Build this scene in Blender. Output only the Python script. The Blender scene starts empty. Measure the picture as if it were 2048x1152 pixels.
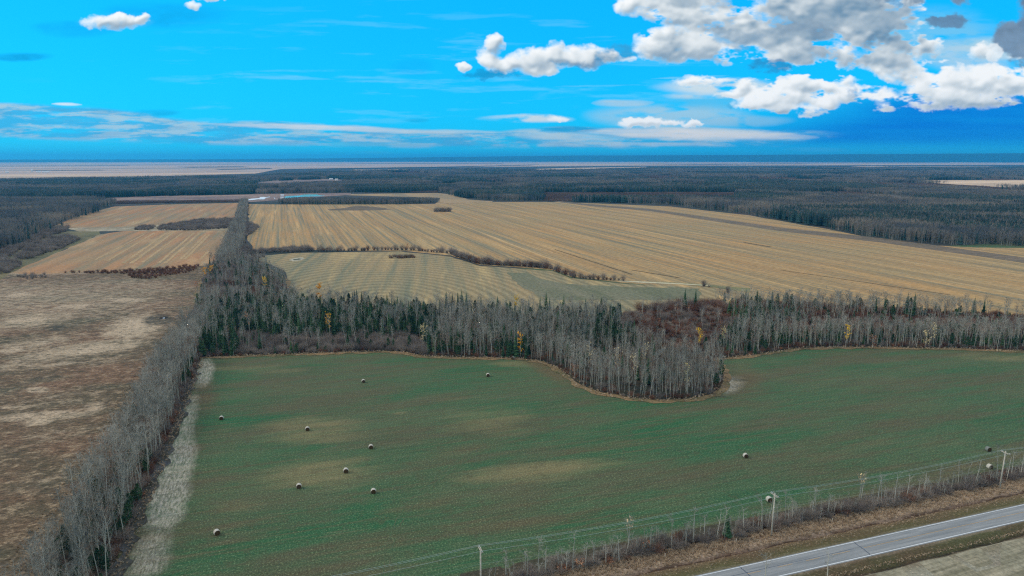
import bpy, math, random
import numpy as np
from mathutils import Vector
from mathutils.geometry import tessellate_polygon
rnd = random.Random(7); R = math.radians; C = bpy.context.scene.collection

# ================================================================ camera
HEIGHT, PITCH, HEADING, FOCAL = 88.0, R(10.70), R(18.4), 1365.0      # world +Y runs along the crop rows, +X along the highway
cam = bpy.data.cameras.new('camera'); camo = bpy.data.objects.new('camera', cam); C.objects.link(camo)
camo.location = (0, 0, HEIGHT); camo.rotation_euler = (R(90)-PITCH, 0, -HEADING)
cam.sensor_width = 36; cam.lens = 36*FOCAL/2048; cam.clip_start = 1; cam.clip_end = 200000
scene = bpy.context.scene; scene.camera = camo
_s, _c = math.sin, math.cos
FW = np.array([_s(HEADING)*_c(PITCH), _c(HEADING)*_c(PITCH), -_s(PITCH)]); RT = np.array([_c(HEADING), -_s(HEADING), 0]); UP = np.array([_s(HEADING)*_s(PITCH), _c(HEADING)*_s(PITCH), _c(PITCH)])
def at(px, py, z=0.0):
    """ground point that the photograph shows at (px, py)"""
    d = FW + RT*(px-1024)/FOCAL + UP*(576-py)/FOCAL; t = (HEIGHT-z)/-d[2]
    return (d[0]*t, d[1]*t)
def seen(x, y, z=0.0):
    """inverse of at(), for arrays"""
    qx, qy, qz = x, y, z-HEIGHT
    dd = np.maximum(qx*FW[0]+qy*FW[1]+qz*FW[2], 1e-3)
    return 1024+FOCAL*(qx*RT[0]+qy*RT[1]+qz*RT[2])/dd, 576-FOCAL*(qx*UP[0]+qy*UP[1]+qz*UP[2])/dd, dd
# ---------------------------------------------------------------- clouds (computed, seen as part of the sky at infinity)
def lattice(seed, n=256):
    return np.random.RandomState(seed).rand(n, n).astype(np.float32)
def vnoise(x, y, seed):
    """smooth value noise 0..1 at any coordinates"""
    L = lattice(seed); xi = np.floor(x).astype(np.int64); yi = np.floor(y).astype(np.int64)
    fx = x - xi; fy = y - yi; fx = fx*fx*fx*(fx*(fx*6-15)+10); fy = fy*fy*fy*(fy*(fy*6-15)+10)
    a = L[xi & 255, yi & 255]; b = L[(xi+1) & 255, yi & 255]; c = L[xi & 255, (yi+1) & 255]; d = L[(xi+1) & 255, (yi+1) & 255]
    return (a*(1-fx)+b*fx)*(1-fy) + (c*(1-fx)+d*fx)*fy
def fbm(x, y, seed, octaves=5, gain=0.5):
    t = 0; a = 1; s = 0
    for o in range(octaves):
        t = t + a*vnoise(x*2**o + 17.3*o, y*2**o - 9.1*o, seed+o); s += a; a *= gain
    return t/s
def worley(x, y, seed):
    """0 at cell points rising away: used inverted for cauliflower bumps"""
    A = lattice(seed); B = lattice(seed+71); xi = np.floor(x).astype(np.int64); yi = np.floor(y).astype(np.int64)
    best = np.zeros(x.shape, np.float32)
    for dx in (-1, 0, 1):
        for dy in (-1, 0, 1):
            cx = xi+dx; cy = yi+dy
            px = cx + A[cx & 255, cy & 255]; py = cy + B[cx & 255, cy & 255]
            best += np.exp(-9.0*((px-x)**2 + (py-y)**2))
    return -np.log(best+1e-6)/9.0
def puffs(x, y, seed, octaves=4):
    t = 0; a = 1; s = 0
    for o in range(octaves):
        t = t + a*(1-np.minimum(worley(x*2.1**o + 3.7*o, y*2.1**o + 1.9*o, seed+o), 1)); s += a; a *= 0.52
    return t/s
def sstep(a, b, x):
    t = np.clip((x-a)/(b-a), 0, 1); return t*t*(3-2*t)
def lin(r, g, b):
    return np.array([((v/255+0.055)/1.055)**2.4 if v > 10 else v/255/12.92 for v in (r, g, b)], np.float32)

def soft(A, n):
    for _ in range(n): A = (A + np.roll(A, 1, 0) + np.roll(A, -1, 0))/3; A = (A + np.roll(A, 1, 1) + np.roll(A, -1, 1))/3
    return A
def cloud_layers(X, Y):
    """X, Y: position in the sky measured in 1/1365 rad-like units round the photo's view; returns rgb, alpha"""
    H_, W_ = X.shape
    rgb = np.zeros((H_, W_, 3), np.float32); al = np.zeros((H_, W_), np.float32)
    def over(c, a):
        nonlocal rgb, al
        a = np.clip(a, 0, 1)
        na = a + al*(1-a)
        rgb = (c*a[..., None] + rgb*(al*(1-a))[..., None])/np.maximum(na, 1e-5)[..., None]; al = na
    wx = X + 60*(fbm(X/130, Y/60, 3)-0.5); wy = Y + 9*(fbm(X/170, Y/40, 9, 4)-0.5)
    # deep blue distant shade under the cumulus on the right
    band = sstep(1330, 1800, X+3*(Y-250))*sstep(150, 215, Y)*sstep(318, 270, Y)
    over(lin(0, 118, 215), 0.95*band*(0.85+0.3*fbm(X/200, Y/14, 77)))
    # stratus sheet close to the horizon
    top = np.interp(X, [-400, 0, 200, 400, 600, 850, 1000, 1150, 1400, 1640, 1760], [200, 204, 214, 240, 244, 256, 262, 250, 252, 262, 276])
    bot = np.interp(X, [-400, 0, 200, 400, 900, 1400, 1560, 1700], [270, 276, 282, 291, 296, 296, 292, 272])
    st = fbm(wx/110, wy/14, 21, 6, 0.6)
    body = sstep(-3, 6, wy-top)*sstep(-3, 9, bot-wy)*sstep(1720, 1540, X)
    over(lin(70, 172, 222), 0.75*body*sstep(0.30, 0.62, st+0.12))
    over(lin(178, 208, 220), 0.9*body*sstep(0.42, 0.68, fbm(wx/75+5, wy/9, 31, 6, 0.62)))
    over(lin(95, 160, 200), 0.35*body*sstep(0.52, 0.72, fbm(wx/70, wy/7, 38, 5)))
    # bright bars in that sheet
    for (x0, x1, y0, y1, th, a, c) in ((400, 860, 246, 262, 6.5, 0.85, (222, 226, 226)), (690, 1010, 261, 264, 5, 0.55, (205, 218, 222)), (1150, 1640, 262, 273, 14, 1.0, (228, 226, 222)),
                                    (1000, 1250, 268, 276, 10, 0.7, (190, 212, 220)), (1180, 1460, 288, 288, 5, 0.6, (205, 218, 224)), (480, 670, 152, 158, 4.2, 0.5, (120, 205, 235)),
                                    (690, 820, 162, 163, 2, 0.4, (110, 200, 235)), (560, 900, 287, 289, 5, 0.5, (130, 200, 222)), (1100, 1300, 171, 170, 2, 0.4, (120, 205, 235)),
                                    (1300, 1460, 156, 150, 3, 0.5, (150, 212, 235)), (100, 165, 207, 208, 4, 0.9, (235, 240, 240)), (1180, 1310, 205, 205, 9, 0.75, (190, 208, 216)),
                                    (700, 790, 304, 305, 4, 0.3, (100, 200, 225)), (1560, 1700, 298, 300, 6, 0.2, (120, 190, 235))):
        t = np.clip((X-x0)/(x1-x0), 0, 1); yc = y0 + (y1-y0)*t
        prof = np.maximum(np.sin(math.pi*np.clip((X-x0)/(x1-x0), 0, 1)), 0)**0.55*((X > x0) & (X < x1))
        d = np.abs(Y + 5*(fbm(X/60, Y/9, int(x0) % 97)-0.5) - yc)/(th*prof+0.05)
        over(lin(*c), a*sstep(1.15, 0.35, d)*prof*(0.7+0.45*fbm(wx/40, wy/4, 51)))
    over(lin(150, 215, 238), 0.25*sstep(0.55, 0.80, fbm(wx/190+7, wy/16+3, 91, 6, 0.62))*sstep(330, 200, Y)*sstep(-60, 120, Y)*sstep(300, 900, X+2*Y)*sstep(1500, 1250, X))
    # thin shaded wisps
    for (cx, cy, rx, ry, a) in ((30, 112, 75, 10, 0.5), (310, 224, 60, 6, 0.35), (840, 238, 35, 5, 0.3), (1150, 257, 65, 8, 0.5), (820, 135, 45, 20, 0.14), (330, 30, 150, 30, 0.30), (150, 55, 90, 20, 0.28), (1000, 150, 80, 8, 0.25)):
        d = ((wx-cx)/rx)**2 + ((wy-cy)/ry)**2
        over(lin(10, 135, 190), a*sstep(1.1, 0.1, d)*(0.4+1.1*fbm(wx/30, wy/10, 61)))
    # veils between the cumulus
    for (cx, cy, rx, ry, a, c) in ((1430, 172, 130, 20, 1.0, (205, 222, 230)), (1400, 190, 90, 8, .9, (190, 215, 228)), (1340, 230, 170, 26, 0.8, (170, 205, 222)), (1060, 236, 90, 10, 1.0, (205, 222, 230)), (1480, 240, 120, 14, .6, (150, 196, 222)), (1990, 96, 90, 26, .8, (170, 210, 228)), (1870, 75, 150, 65, 0.55, (140, 200, 226)),
                                   (1950, 110, 110, 40, 0.6, (190, 212, 224)), (1300, 245, 70, 9, 0.9, (205, 220, 226)), (1400, 205, 100, 16, 0.45, (120, 190, 222)), (230, 40, 70, 18, 0.3, (120, 200, 230))):
        d = ((wx-cx)/rx)**2 + ((wy-cy)/ry)**2
        over(lin(*c), a*sstep(1.2, 0.15, d)*sstep(0.2, 0.6, fbm(wx/45, wy/12, 63+cx % 7, 6)+0.05))
    # cumulus: blobs of thickness roughened by cauliflower bumps
    G1 = [(225, 42, 62, 17, 1), (283, 38, 17, 12, .9), (385, 12, 18, 9, .5), (420, -8, 30, 10, .6),
          (985, 88, 20, 22, 1), (976, 112, 22, 26, .8), (1010, 132, 45, 18, 1), (1070, 122, 62, 30, 1.1), (1110, 105, 22, 24, 1), (1165, 112, 56, 26, 1.1), (1215, 112, 26, 16, .9), (928, 132, 14, 9, .9), (1255, 116, 24, 7, .5),
          (1262, 12, 36, 22, .7), (1345, 20, 66, 32, 1.1), (1330, 88, 64, 38, 1.2), (1400, 90, 52, 30, 1.1), (1420, 30, 72, 42, 1.2), (1480, 50, 64, 36, 1.2), (1450, 105, 46, 24, 1), (1430, -10, 190, 40, 1.1),
          (1560, 70, 110, 56, 1.3), (1600, 20, 130, 60, 1.3), (1700, 60, 120, 60, 1.3), (1690, 10, 150, 50, 1.2), (1790, 30, 90, 60, 1.2), (1830, 85, 62, 34, 1.1), (1560, 120, 90, 22, .9), (1680, 110, 90, 26, 1), (1770, 118, 60, 26, 1), (1960, 102, 30, 22, .7),
          (1385, 158, 50, 12, .6), (1487, 172, 26, 14, .9), (1560, 182, 95, 36, 1.2), (1530, 210, 64, 22, 1), (1610, 165, 44, 20, 1.1), (1650, 205, 36, 18, .9), (1585, 222, 60, 13, 1), (1490, 216, 26, 12, .8), (1690, 160, 32, 13, .8),
          (1410, 160, 70, 9, .6), (1460, 186, 40, 10, .8), (1690, 185, 30, 20, .9), (1665, 172, 26, 14, .9), (1730, 185, 60, 20, .9), (1765, 200, 60, 20, 1), (1810, 140, 62, 26, 1), (1880, 160, 66, 38, 1.2), (1870, 195, 110, 26, 1.1), (1960, 160, 90, 34, 1.2), (2040, 170, 90, 40, 1.2), (1960, 200, 90, 20, 1), (2020, 204, 34, 10, .9), (2110, 140, 100, 60, 1.2),
          (1280, 246, 44, 9, .9), (1385, 247, 22, 7, .9), (1340, 243, 30, 6, .6), (1115, 236, 26, 7, .6), (1310, 240, 20, 9, .7)]
    B = np.zeros_like(X)
    cx_ = X + 16*(fbm(X/26, Y/20, 5)-0.5) + 9*(fbm(X/9, Y/8, 15)-0.5); cy_ = Y + 14*(fbm(X/24, Y/18, 6)-0.5) + 8*(fbm(X/9, Y/8, 16)-0.5)
    for (cx, cy, rx, ry, h) in G1:
        d = ((cx_-cx)/rx)**2 + ((cy_-cy)/ry)**2
        k = np.clip(1.25-d, 0, None)*h
        B = np.sqrt(B*B + k*k*0.8)
    px_ = X + 22*(fbm(X/40, Y/30, 500, 3)-0.5); py_ = Y + 16*(fbm(X/36, Y/26, 501, 3)-0.5)
    p1 = 1-np.minimum(worley(px_/40, py_/27, 200), 1); p2 = 1-np.minimum(worley(px_/17, py_/12, 210), 1); p3 = 1-np.minimum(worley(px_/7.5, py_/5.5, 220), 1)
    pf = (p1 + 0.55*p2 + 0.28*p3)/1.83
    f2 = fbm(X/40, Y/24, 300, 6, 0.56)
    f3 = fbm(X/75+9, Y/34+3, 330, 5, 0.6)
    Hh = B + (pf-0.62)*0.8*(0.35+np.minimum(B, 1)) + (f2-0.5)*1.3 - 1.25*sstep(0.50, 0.72, f3)*sstep(1240, 1300, X)
    a = sstep(0.02, 1.05, Hh)**0.8*sstep(0.02, 0.3, B)
    D = np.clip(Hh-0.25, 0, 1.3)
    sx = X[0, 1]-X[0, 0]; sy = Y[1, 0]-Y[0, 0]
    def shifted(A_, dx, dy):
        ix = np.clip(np.arange(W_) + int(round(dx/sx)), 0, W_-1); iy = np.clip(np.arange(H_) + int(round(dy/sy)), 0, H_-1)
        return A_[iy][:, ix]
    acc = 0
    for k in range(1, 11):
        acc = acc + shifted(D, -1.6*k, -3.4*k)
    T = np.exp(-0.20*acc)
    p0 = 1-np.minimum(worley(px_/78+3, py_/46+5, 260), 1); f6 = fbm(X/55, Y/34, 340, 3, 0.5)
    hh = soft(26*np.minimum(B, 1.5)**0.8 + 17*p0 + 9*p1 + 2.6*p2 + 10*(f6-0.5), 2)
    gx = np.gradient(hh, sx, axis=1); gy = np.gradient(hh, sy, axis=0)
    nz = 1/np.sqrt(gx*gx+gy*gy+1); nx = -gx*nz; ny = -gy*nz
    lit = np.clip(nx*-0.35 + ny*-0.55 + nz*0.75, 0, 1)
    big = fbm(X/95+4, Y/42+2, 400, 5, 0.55)
    thick = sstep(0.6, 1.5, B)*sstep(0.42, 0.60, big + 0.0010*(X-1520)*(Y < 140))
    low = sstep(150, 120, Y)
    s = np.clip(0.36 + 0.40*lit + 0.34*T + 0.16*sstep(1.0, 0.3, Hh) + 0.17*(1-low) - thick*(0.10+0.16*low) + 0.25*(f2-0.5), 0, 1)
    cr = np.array([0, .3, .55, .78, 1.0]); cols = np.stack([lin(62, 108, 150), lin(118, 148, 172), lin(168, 184, 196), lin(212, 220, 224), lin(246, 248, 248)])
    s = np.clip(s + 0.10*(f2-0.5) + 0.10*sstep(0.5, 0.15, Hh), 0, 1); s = soft(s, 1)
    C = np.stack([np.interp(s, cr, cols[:, i]) for i in range(3)], -1)
    over(C, a)
    # dark bellies
    for (cx, cy, rx, ry, aa, c) in ((1535, 130, 62, 14, 0.6, (50, 112, 165)), (1885, 42, 50, 17, 0.75, (98, 132, 162)), (1830, -4, 110, 20, 0.9, (120, 142, 164)),
                                    (975, 150, 60, 9, 0.45, (30, 110, 160)), (1245, 105, 60, 22, 0.5, (70, 130, 168)), (1620, 55, 60, 22, 0.45, (130, 150, 170)), (1470, 78, 60, 20, 0.4, (130, 158, 182)),
                                    (1160, 128, 60, 9, .5, (60, 120, 165)), (1462, 200, 15, 16, .5, (60, 140, 195)), (1702, 184, 12, 18, .5, (60, 140, 195))):
        d = ((cx_-cx)/rx)**2 + ((cy_-cy)/ry)**2 + 3.4*(f2-0.5) + 1.4*(pf-0.5)
        over(lin(*c)*(0.9+0.25*(pf[..., None]-0.5)), aa*sstep(1.25, 0.1, d))
    for (cx, cy, rx, ry, aa, c) in ((2046, 78, 60, 52, 1.0, (112, 136, 160)), (2085, 30, 62, 60, 1.0, (104, 128, 154)), (1890, 44, 44, 15, 0.9, (96, 128, 158)), (2120, 100, 90, 40, 1, (120, 142, 164)), (1990, 108, 16, 22, .7, (226, 230, 232))):
        d = ((cx_-cx)/rx)**2 + ((cy_-cy)/ry)**2 + 1.2*(f2-0.5) + 0.5*(pf-0.6)
        over(lin(*c)*(0.86+0.5*(pf[..., None]-0.35)), aa*sstep(1.15, 0.6, d))
    return rgb, al

# ================================================================ world
def build_world():
    w = bpy.data.worlds.new('World'); scene.world = w; w.use_nodes = True
    nt = w.node_tree; nt.nodes.clear(); N = nt.nodes.new; L = nt.links.new
    def m(op, a, b=None, c=None):
        n = N('ShaderNodeMath'); n.operation = op
        for i, v in enumerate((a, b, c)):
            if v is None: continue
            if isinstance(v, (int, float)): n.inputs[i].default_value = v
            else: L(v, n.inputs[i])
        return n.outputs[0]
    def dot(v, d):
        n = N('ShaderNodeVectorMath'); n.operation = 'DOT_PRODUCT'; L(v, n.inputs[0]); n.inputs[1].default_value = d; return n.outputs['Value']
    def rng(v, a, b, c=0, d=1):
        n = N('ShaderNodeMapRange'); n.interpolation_type = 'SMOOTHSTEP'; L(v, n.inputs[0])
        for i, q in enumerate((a, b, c, d)): n.inputs[i+1].default_value = q
        return n.outputs[0]
    sky = N('ShaderNodeTexSky'); sky.sky_type = 'NISHITA'; sky.sun_disc = False; sky.sun_elevation = SUN_EL; sky.sun_rotation = SUN_AZ
    sky.altitude = 700; sky.air_density = 1.0; sky.dust_density = 0.3; sky.ozone_density = 3.0
    tint = N('ShaderNodeVectorMath'); tint.operation = 'MULTIPLY'; L(sky.outputs[0], tint.inputs[0]); tint.inputs[1].default_value = SKY_TINT
    co = N('ShaderNodeTexCoord').outputs['Generated']
    f = m('MAXIMUM', dot(co, FW), 0.02)
    X = m('MULTIPLY_ADD', m('DIVIDE', dot(co, RT), f), FOCAL, 1024.0); Y = m('MULTIPLY_ADD', m('DIVIDE', dot(co, UP), f), -FOCAL, 576.0)
    x0, x1, y0, y1, st = -560, 2608, -330, 350, 1.6
    gx, gy = np.meshgrid(np.arange(x0, x1, st, dtype=np.float32), np.arange(y0, y1, st, dtype=np.float32))
    rgb, al = cloud_layers(gx, gy)
    hh, ww = al.shape
    im = bpy.data.images.new('cloud field', ww, hh, alpha=True, float_buffer=True); im.colorspace_settings.name = 'Non-Color'; im.alpha_mode = 'CHANNEL_PACKED'
    im.pixels.foreach_set(np.concatenate([rgb, al[..., None]], -1)[::-1].astype(np.float32).ravel()); im.update(); im.pack()
    cmb = N('ShaderNodeCombineXYZ'); L(m('DIVIDE', m('SUBTRACT', X, float(x0)), float(ww*st)), cmb.inputs[0]); L(m('DIVIDE', m('SUBTRACT', float(y0+hh*st), Y), float(hh*st)), cmb.inputs[1])
    t = N('ShaderNodeTexImage'); t.image = im; t.extension = 'EXTEND'; L(cmb.outputs[0], t.inputs[0])
    front = rng(dot(co, FW), 0.35, 0.5)
    wgt = m('MULTIPLY', m('MULTIPLY', rng(X, -540, -200), rng(X, 2590, 2250)), m('MULTIPLY', rng(Y, -320, -130), front))
    # the rest of the sky: unseen broken cloud overhead, thickened and whitened for neutral fill light
    sep = N('ShaderNodeSeparateXYZ'); L(co, sep.inputs[0])
    z = m('ADD', m('MAXIMUM', sep.outputs[2], 0.0), 0.12)
    c2 = N('ShaderNodeCombineXYZ'); L(m('DIVIDE', sep.outputs[0], z), c2.inputs[0]); L(m('DIVIDE', sep.outputs[1], z), c2.inputs[1])
    n1 = N('ShaderNodeTexNoise'); n1.inputs['Scale'].default_value = 1.1; n1.inputs['Detail'].default_value = 5; L(c2.outputs[0], n1.inputs['Vector'])
    n2 = N('ShaderNodeTexNoise'); n2.inputs['Scale'].default_value = 2.7; n2.inputs['Detail'].default_value = 3; L(c2.outputs[0], n2.inputs['Vector'])
    ga = m('MULTIPLY', rng(n1.outputs[0], 0.36, 0.52), rng(sep.outputs[2], 0.02, 0.22))
    gc = N('ShaderNodeMix'); gc.data_type = 'RGBA'; L(rng(n2.outputs[0], 0.4, 0.62), gc.inputs[0]); gc.inputs[6].default_value = (0.52, 0.52, 0.53, 1); gc.inputs[7].default_value = (1.05, 1.0, 0.94, 1)
    mc = N('ShaderNodeMix'); mc.data_type = 'RGBA'; L(wgt, mc.inputs[0]); L(gc.outputs[2], mc.inputs[6]); L(t.outputs[0], mc.inputs[7])
    ma = N('ShaderNodeMix'); ma.data_type = 'FLOAT'; L(wgt, ma.inputs[0]); L(ga, ma.inputs[2]); L(t.outputs[1], ma.inputs[3])
    gr = N('ShaderNodeMix'); gr.data_type = 'RGBA'; gr.inputs[0].default_value = 0.62; L(tint.outputs[0], gr.inputs[6]); gr.inputs[7].default_value = SKY_BASE
    b1 = N('ShaderNodeBackground'); L(gr.outputs[2], b1.inputs[0]); b1.inputs[1].default_value = SKY_STRENGTH
    b2 = N('ShaderNodeBackground'); L(mc.outputs[2], b2.inputs[0]); b2.inputs[1].default_value = 1.0
    mx = N('ShaderNodeMixShader'); L(ma.outputs[0], mx.inputs[0]); L(b1.outputs[0], mx.inputs[1]); L(b2.outputs[0], mx.inputs[2])
    out = N('ShaderNodeOutputWorld'); L(mx.outputs[0], out.inputs[0])
    w.cycles.sampling_method = 'MANUAL'; w.cycles.sample_map_resolution = 1024
SUN_EL, SUN_AZ = R(36), R(-62)           # compass direction measured from +Y, clockwise
SKY_TINT = (0.04, 1.0, 1.35); SKY_BASE = (0.0, 4.25, 8.7, 1); SKY_STRENGTH = 0.12
build_world()
sun = bpy.data.lights.new('sun', 'SUN'); sun.energy = 1.5; sun.angle = R(10); sun.color = (1.0, 0.88, 0.72)
so = bpy.data.objects.new('sun', sun); C.objects.link(so); so.location = (0, 0, 400)
_d = Vector((math.sin(SUN_AZ)*math.cos(SUN_EL), math.cos(SUN_AZ)*math.cos(SUN_EL), math.sin(SUN_EL))); so.rotation_euler = _d.to_track_quat('Z', 'Y').to_euler()
vs = scene.view_settings; vs.view_transform = 'Standard'; vs.look = 'None'; vs.exposure = 0.12; vs.gamma = 1; vs.use_curve_mapping = False
scene.cycles.use_denoising = False; scene.cycles.use_adaptive_sampling = False; scene.cycles.filter_width = 1.2; scene.cycles.max_bounces = 5; scene.cycles.diffuse_bounces = 2; scene.cycles.glossy_bounces = 2; scene.cycles.transparent_max_bounces = 8; scene.cycles.volume_bounces = 2
scene.render.use_persistent_data = False
HAZE_DENSITY, HAZE_COLOR = 5.8e-5, (0.05, 0.54, 0.999, 1)
# ================================================================ materials
def S(r, g, b):
    """sRGB 0-255 to linear"""
    return tuple(((v/255+0.055)/1.055)**2.4 if v > 10 else v/255/12.92 for v in (r, g, b)) + (1,)
class NT:
    def __init__(s, name):
        s.m = bpy.data.materials.new(name); s.m.use_nodes = True; s.t = s.m.node_tree; s.b = s.t.nodes['Principled BSDF']
        s.b.inputs['Roughness'].default_value = 0.9; s.b.inputs['Specular IOR Level'].default_value = 0.15
    def n(s, k): return s.t.nodes.new('ShaderNode'+k)
    def l(s, a, b): s.t.links.new(a, b)
    def pos(s):
        return s.n('NewGeometry').outputs['Position']
    def mapping(s, v, scale=(1, 1, 1), rot=(0, 0, 0), loc=(0, 0, 0)):
        q = s.n('Mapping'); s.l(v, q.inputs[0]); q.inputs['Scale'].default_value = scale; q.inputs['Rotation'].default_value = rot; q.inputs['Location'].default_value = loc; return q.outputs[0]
    def noise(s, v, scale, detail=3, rough=0.5, dist=0.0):
        q = s.n('TexNoise'); s.l(v, q.inputs['Vector']); q.inputs['Scale'].default_value = scale; q.inputs['Detail'].default_value = detail; q.inputs['Roughness'].default_value = rough; q.inputs['Distortion'].default_value = dist; return q.outputs[0]
    def rng(s, v, a, b, c=0.0, d=1.0):
        q = s.n('MapRange'); s.l(v, q.inputs[0])
        for i, x in enumerate((a, b, c, d)): q.inputs[i+1].default_value = x
        return q.outputs[0]
    def math(s, op, a, b=None, c=None):
        q = s.n('Math'); q.operation = op
        for i, v in enumerate((a, b, c)):
            if v is None: continue
            if isinstance(v, (int, float)): q.inputs[i].default_value = v
            else: s.l(v, q.inputs[i])
        return q.outputs[0]
    def mix(s, f, a, b, mode='MIX'):
        q = s.n('Mix'); q.data_type = 'RGBA'; q.blend_type = mode
        for k, v in ((0, f), (6, a), (7, b)):
            if isinstance(v, (int, float)): q.inputs[k].default_value = v
            elif isinstance(v, tuple): q.inputs[k].default_value = v
            else: s.l(v, q.inputs[k])
        return q.outputs[2]
    def attr(s, name):
        q = s.n('Attribute'); q.attribute_name = name; sp = s.n('SeparateColor'); s.l(q.outputs['Color'], sp.inputs[0]); return sp.outputs
    def out(s, c, bump=None, strength=0.3, dist=0.1):
        if isinstance(c, tuple): s.b.inputs['Base Color'].default_value = c
        else: s.l(c, s.b.inputs['Base Color'])
        if bump is not None:
            q = s.n('Bump'); q.inputs['Strength'].default_value = strength; q.inputs['Distance'].default_value = dist; s.l(bump, q.inputs['Height']); s.l(q.outputs[0], s.b.inputs['Normal'])
        return s.m

def field_mat(name, base, second, third, streak=(0.16, 0.004), spots=0.012, fine=1.1, contrast=(0.6, 1.45), rot=0.0, rows=None, rowdark=0.75, light=None):
    """crop land: broad drifts of a second colour, long streaks of a third along the rows, fine speckle"""
    t = NT(name); p = t.pos(); q = t.mapping(p, rot=(0, 0, rot))
    c = t.mix(t.rng(t.noise(q, spots, 5, 0.6), 0.38, 0.64), base, second)
    st = t.noise(t.mapping(q, (streak[0], streak[1], 1)), 1.0, 4, 0.62)
    c = t.mix(t.rng(st, 0.44, 0.66), c, third)
    if light:
        c = t.mix(t.rng(t.noise(t.mapping(q, (streak[0]*0.45, streak[1]*1.7, 1), loc=(31, 7, 0)), 1.0, 4, 0.6), 0.55, 0.72, 0, 0.75), c, light)
    if rows:
        w = t.n('TexWave'); w.bands_direction = 'X'; w.inputs['Scale'].default_value = 0.314/rows; w.inputs['Distortion'].default_value = 1.2; w.inputs['Detail'].default_value = 2; w.inputs['Detail Scale'].default_value = 0.6
        t.l(q, w.inputs[0]); c = t.mix(1.0, c, t.mix(t.rng(w.outputs[1], 0.15, 0.6), (rowdark,)*3+(1,), (1.06, 1.06, 1.04, 1)), 'MULTIPLY')
    f = t.noise(t.mapping(p, (1, 0.7, 1)), fine, 4, 0.72)
    g = t.n('CombineColor'); k = t.rng(f, 0.28, 0.72, contrast[0], contrast[1])
    for i in range(3): t.l(k, g.inputs[i])
    c = t.mix(1.0, c, g.outputs[0], 'MULTIPLY')
    return t.out(c, f, 0.25, 0.25)

def green_field_mat():
    t = NT('young green crop'); p = t.pos(); a = t.attr('mask')
    c = t.mix(t.rng(t.noise(t.mapping(p, (0.35, 1, 1)), 0.035, 5, 0.62), 0.36, 0.62), S(42, 96, 62), S(82, 98, 70))
    c = t.mix(t.rng(t.noise(t.mapping(p, (0.22, 1, 1), loc=(9, 3, 0)), 0.055, 5, 0.66), 0.46, 0.62, 0, 0.85), c, S(90, 86, 66))
    c = t.mix(t.rng(t.noise(t.mapping(p, (0.05, 1.0, 1)), 0.45, 4, 0.6), 0.50, 0.68, 0, 0.7), c, S(90, 84, 62))
    rag = t.noise(t.mapping(p, (0.16, 1, 1), (0, 0, R(3))), 0.14, 6, 0.72)
    def ragged(ch, s=1.7): return t.rng(t.math('ADD', ch, t.math('MULTIPLY', t.math('SUBTRACT', rag, 0.55), s)), 0.25, 0.9)
    c = t.mix(t.math('MULTIPLY', ragged(a[0]), 0.85), c, S(130, 120, 86))
    c = t.mix(t.math('MULTIPLY', ragged(a[1]), 0.85), c, S(104, 88, 66))
    straw = t.noise(t.mapping(p, (1.5, 0.28, 1), rot=(0, 0, R(-8))), 1.0, 5, 0.8)
    c = t.mix(t.math('MULTIPLY', ragged(a[2], 0.9), t.rng(straw, 0.38, 0.62, 0.12, 0.95)), c, S(196, 188, 172))
    f = t.noise(t.mapping(p, (1, 0.8, 1)), 2.3, 4, 0.85)
    ln = t.noise(t.mapping(p, (0.05, 0.9, 1)), 1.0, 4, 0.75); c = t.mix(t.rng(ln, 0.52, 0.66, 0, 0.28), c, S(112, 116, 88)); c = t.mix(t.rng(ln, 0.46, 0.34, 0, 0.4), c, S(44, 66, 46))
    c = t.mix(t.rng(f, 0.55, 0.68, 0, 0.55), c, S(150, 165, 118))
    f4 = t.noise(t.mapping(p, (1, 0.8, 1), loc=(50, 2, 0)), 0.30, 6, 0.8); c = t.mix(t.rng(f4, 0.52, 0.62, 0, 0.45), c, S(84, 80, 60))
    g = t.n('CombineColor'); k = t.rng(f, 0.36, 0.64, 0.6, 1.3)
    for i in range(3): t.l(k, g.inputs[i])
    return t.out(t.mix(1.0, c, g.outputs[0], 'MULTIPLY'), f, 0.3, 0.3)

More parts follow.
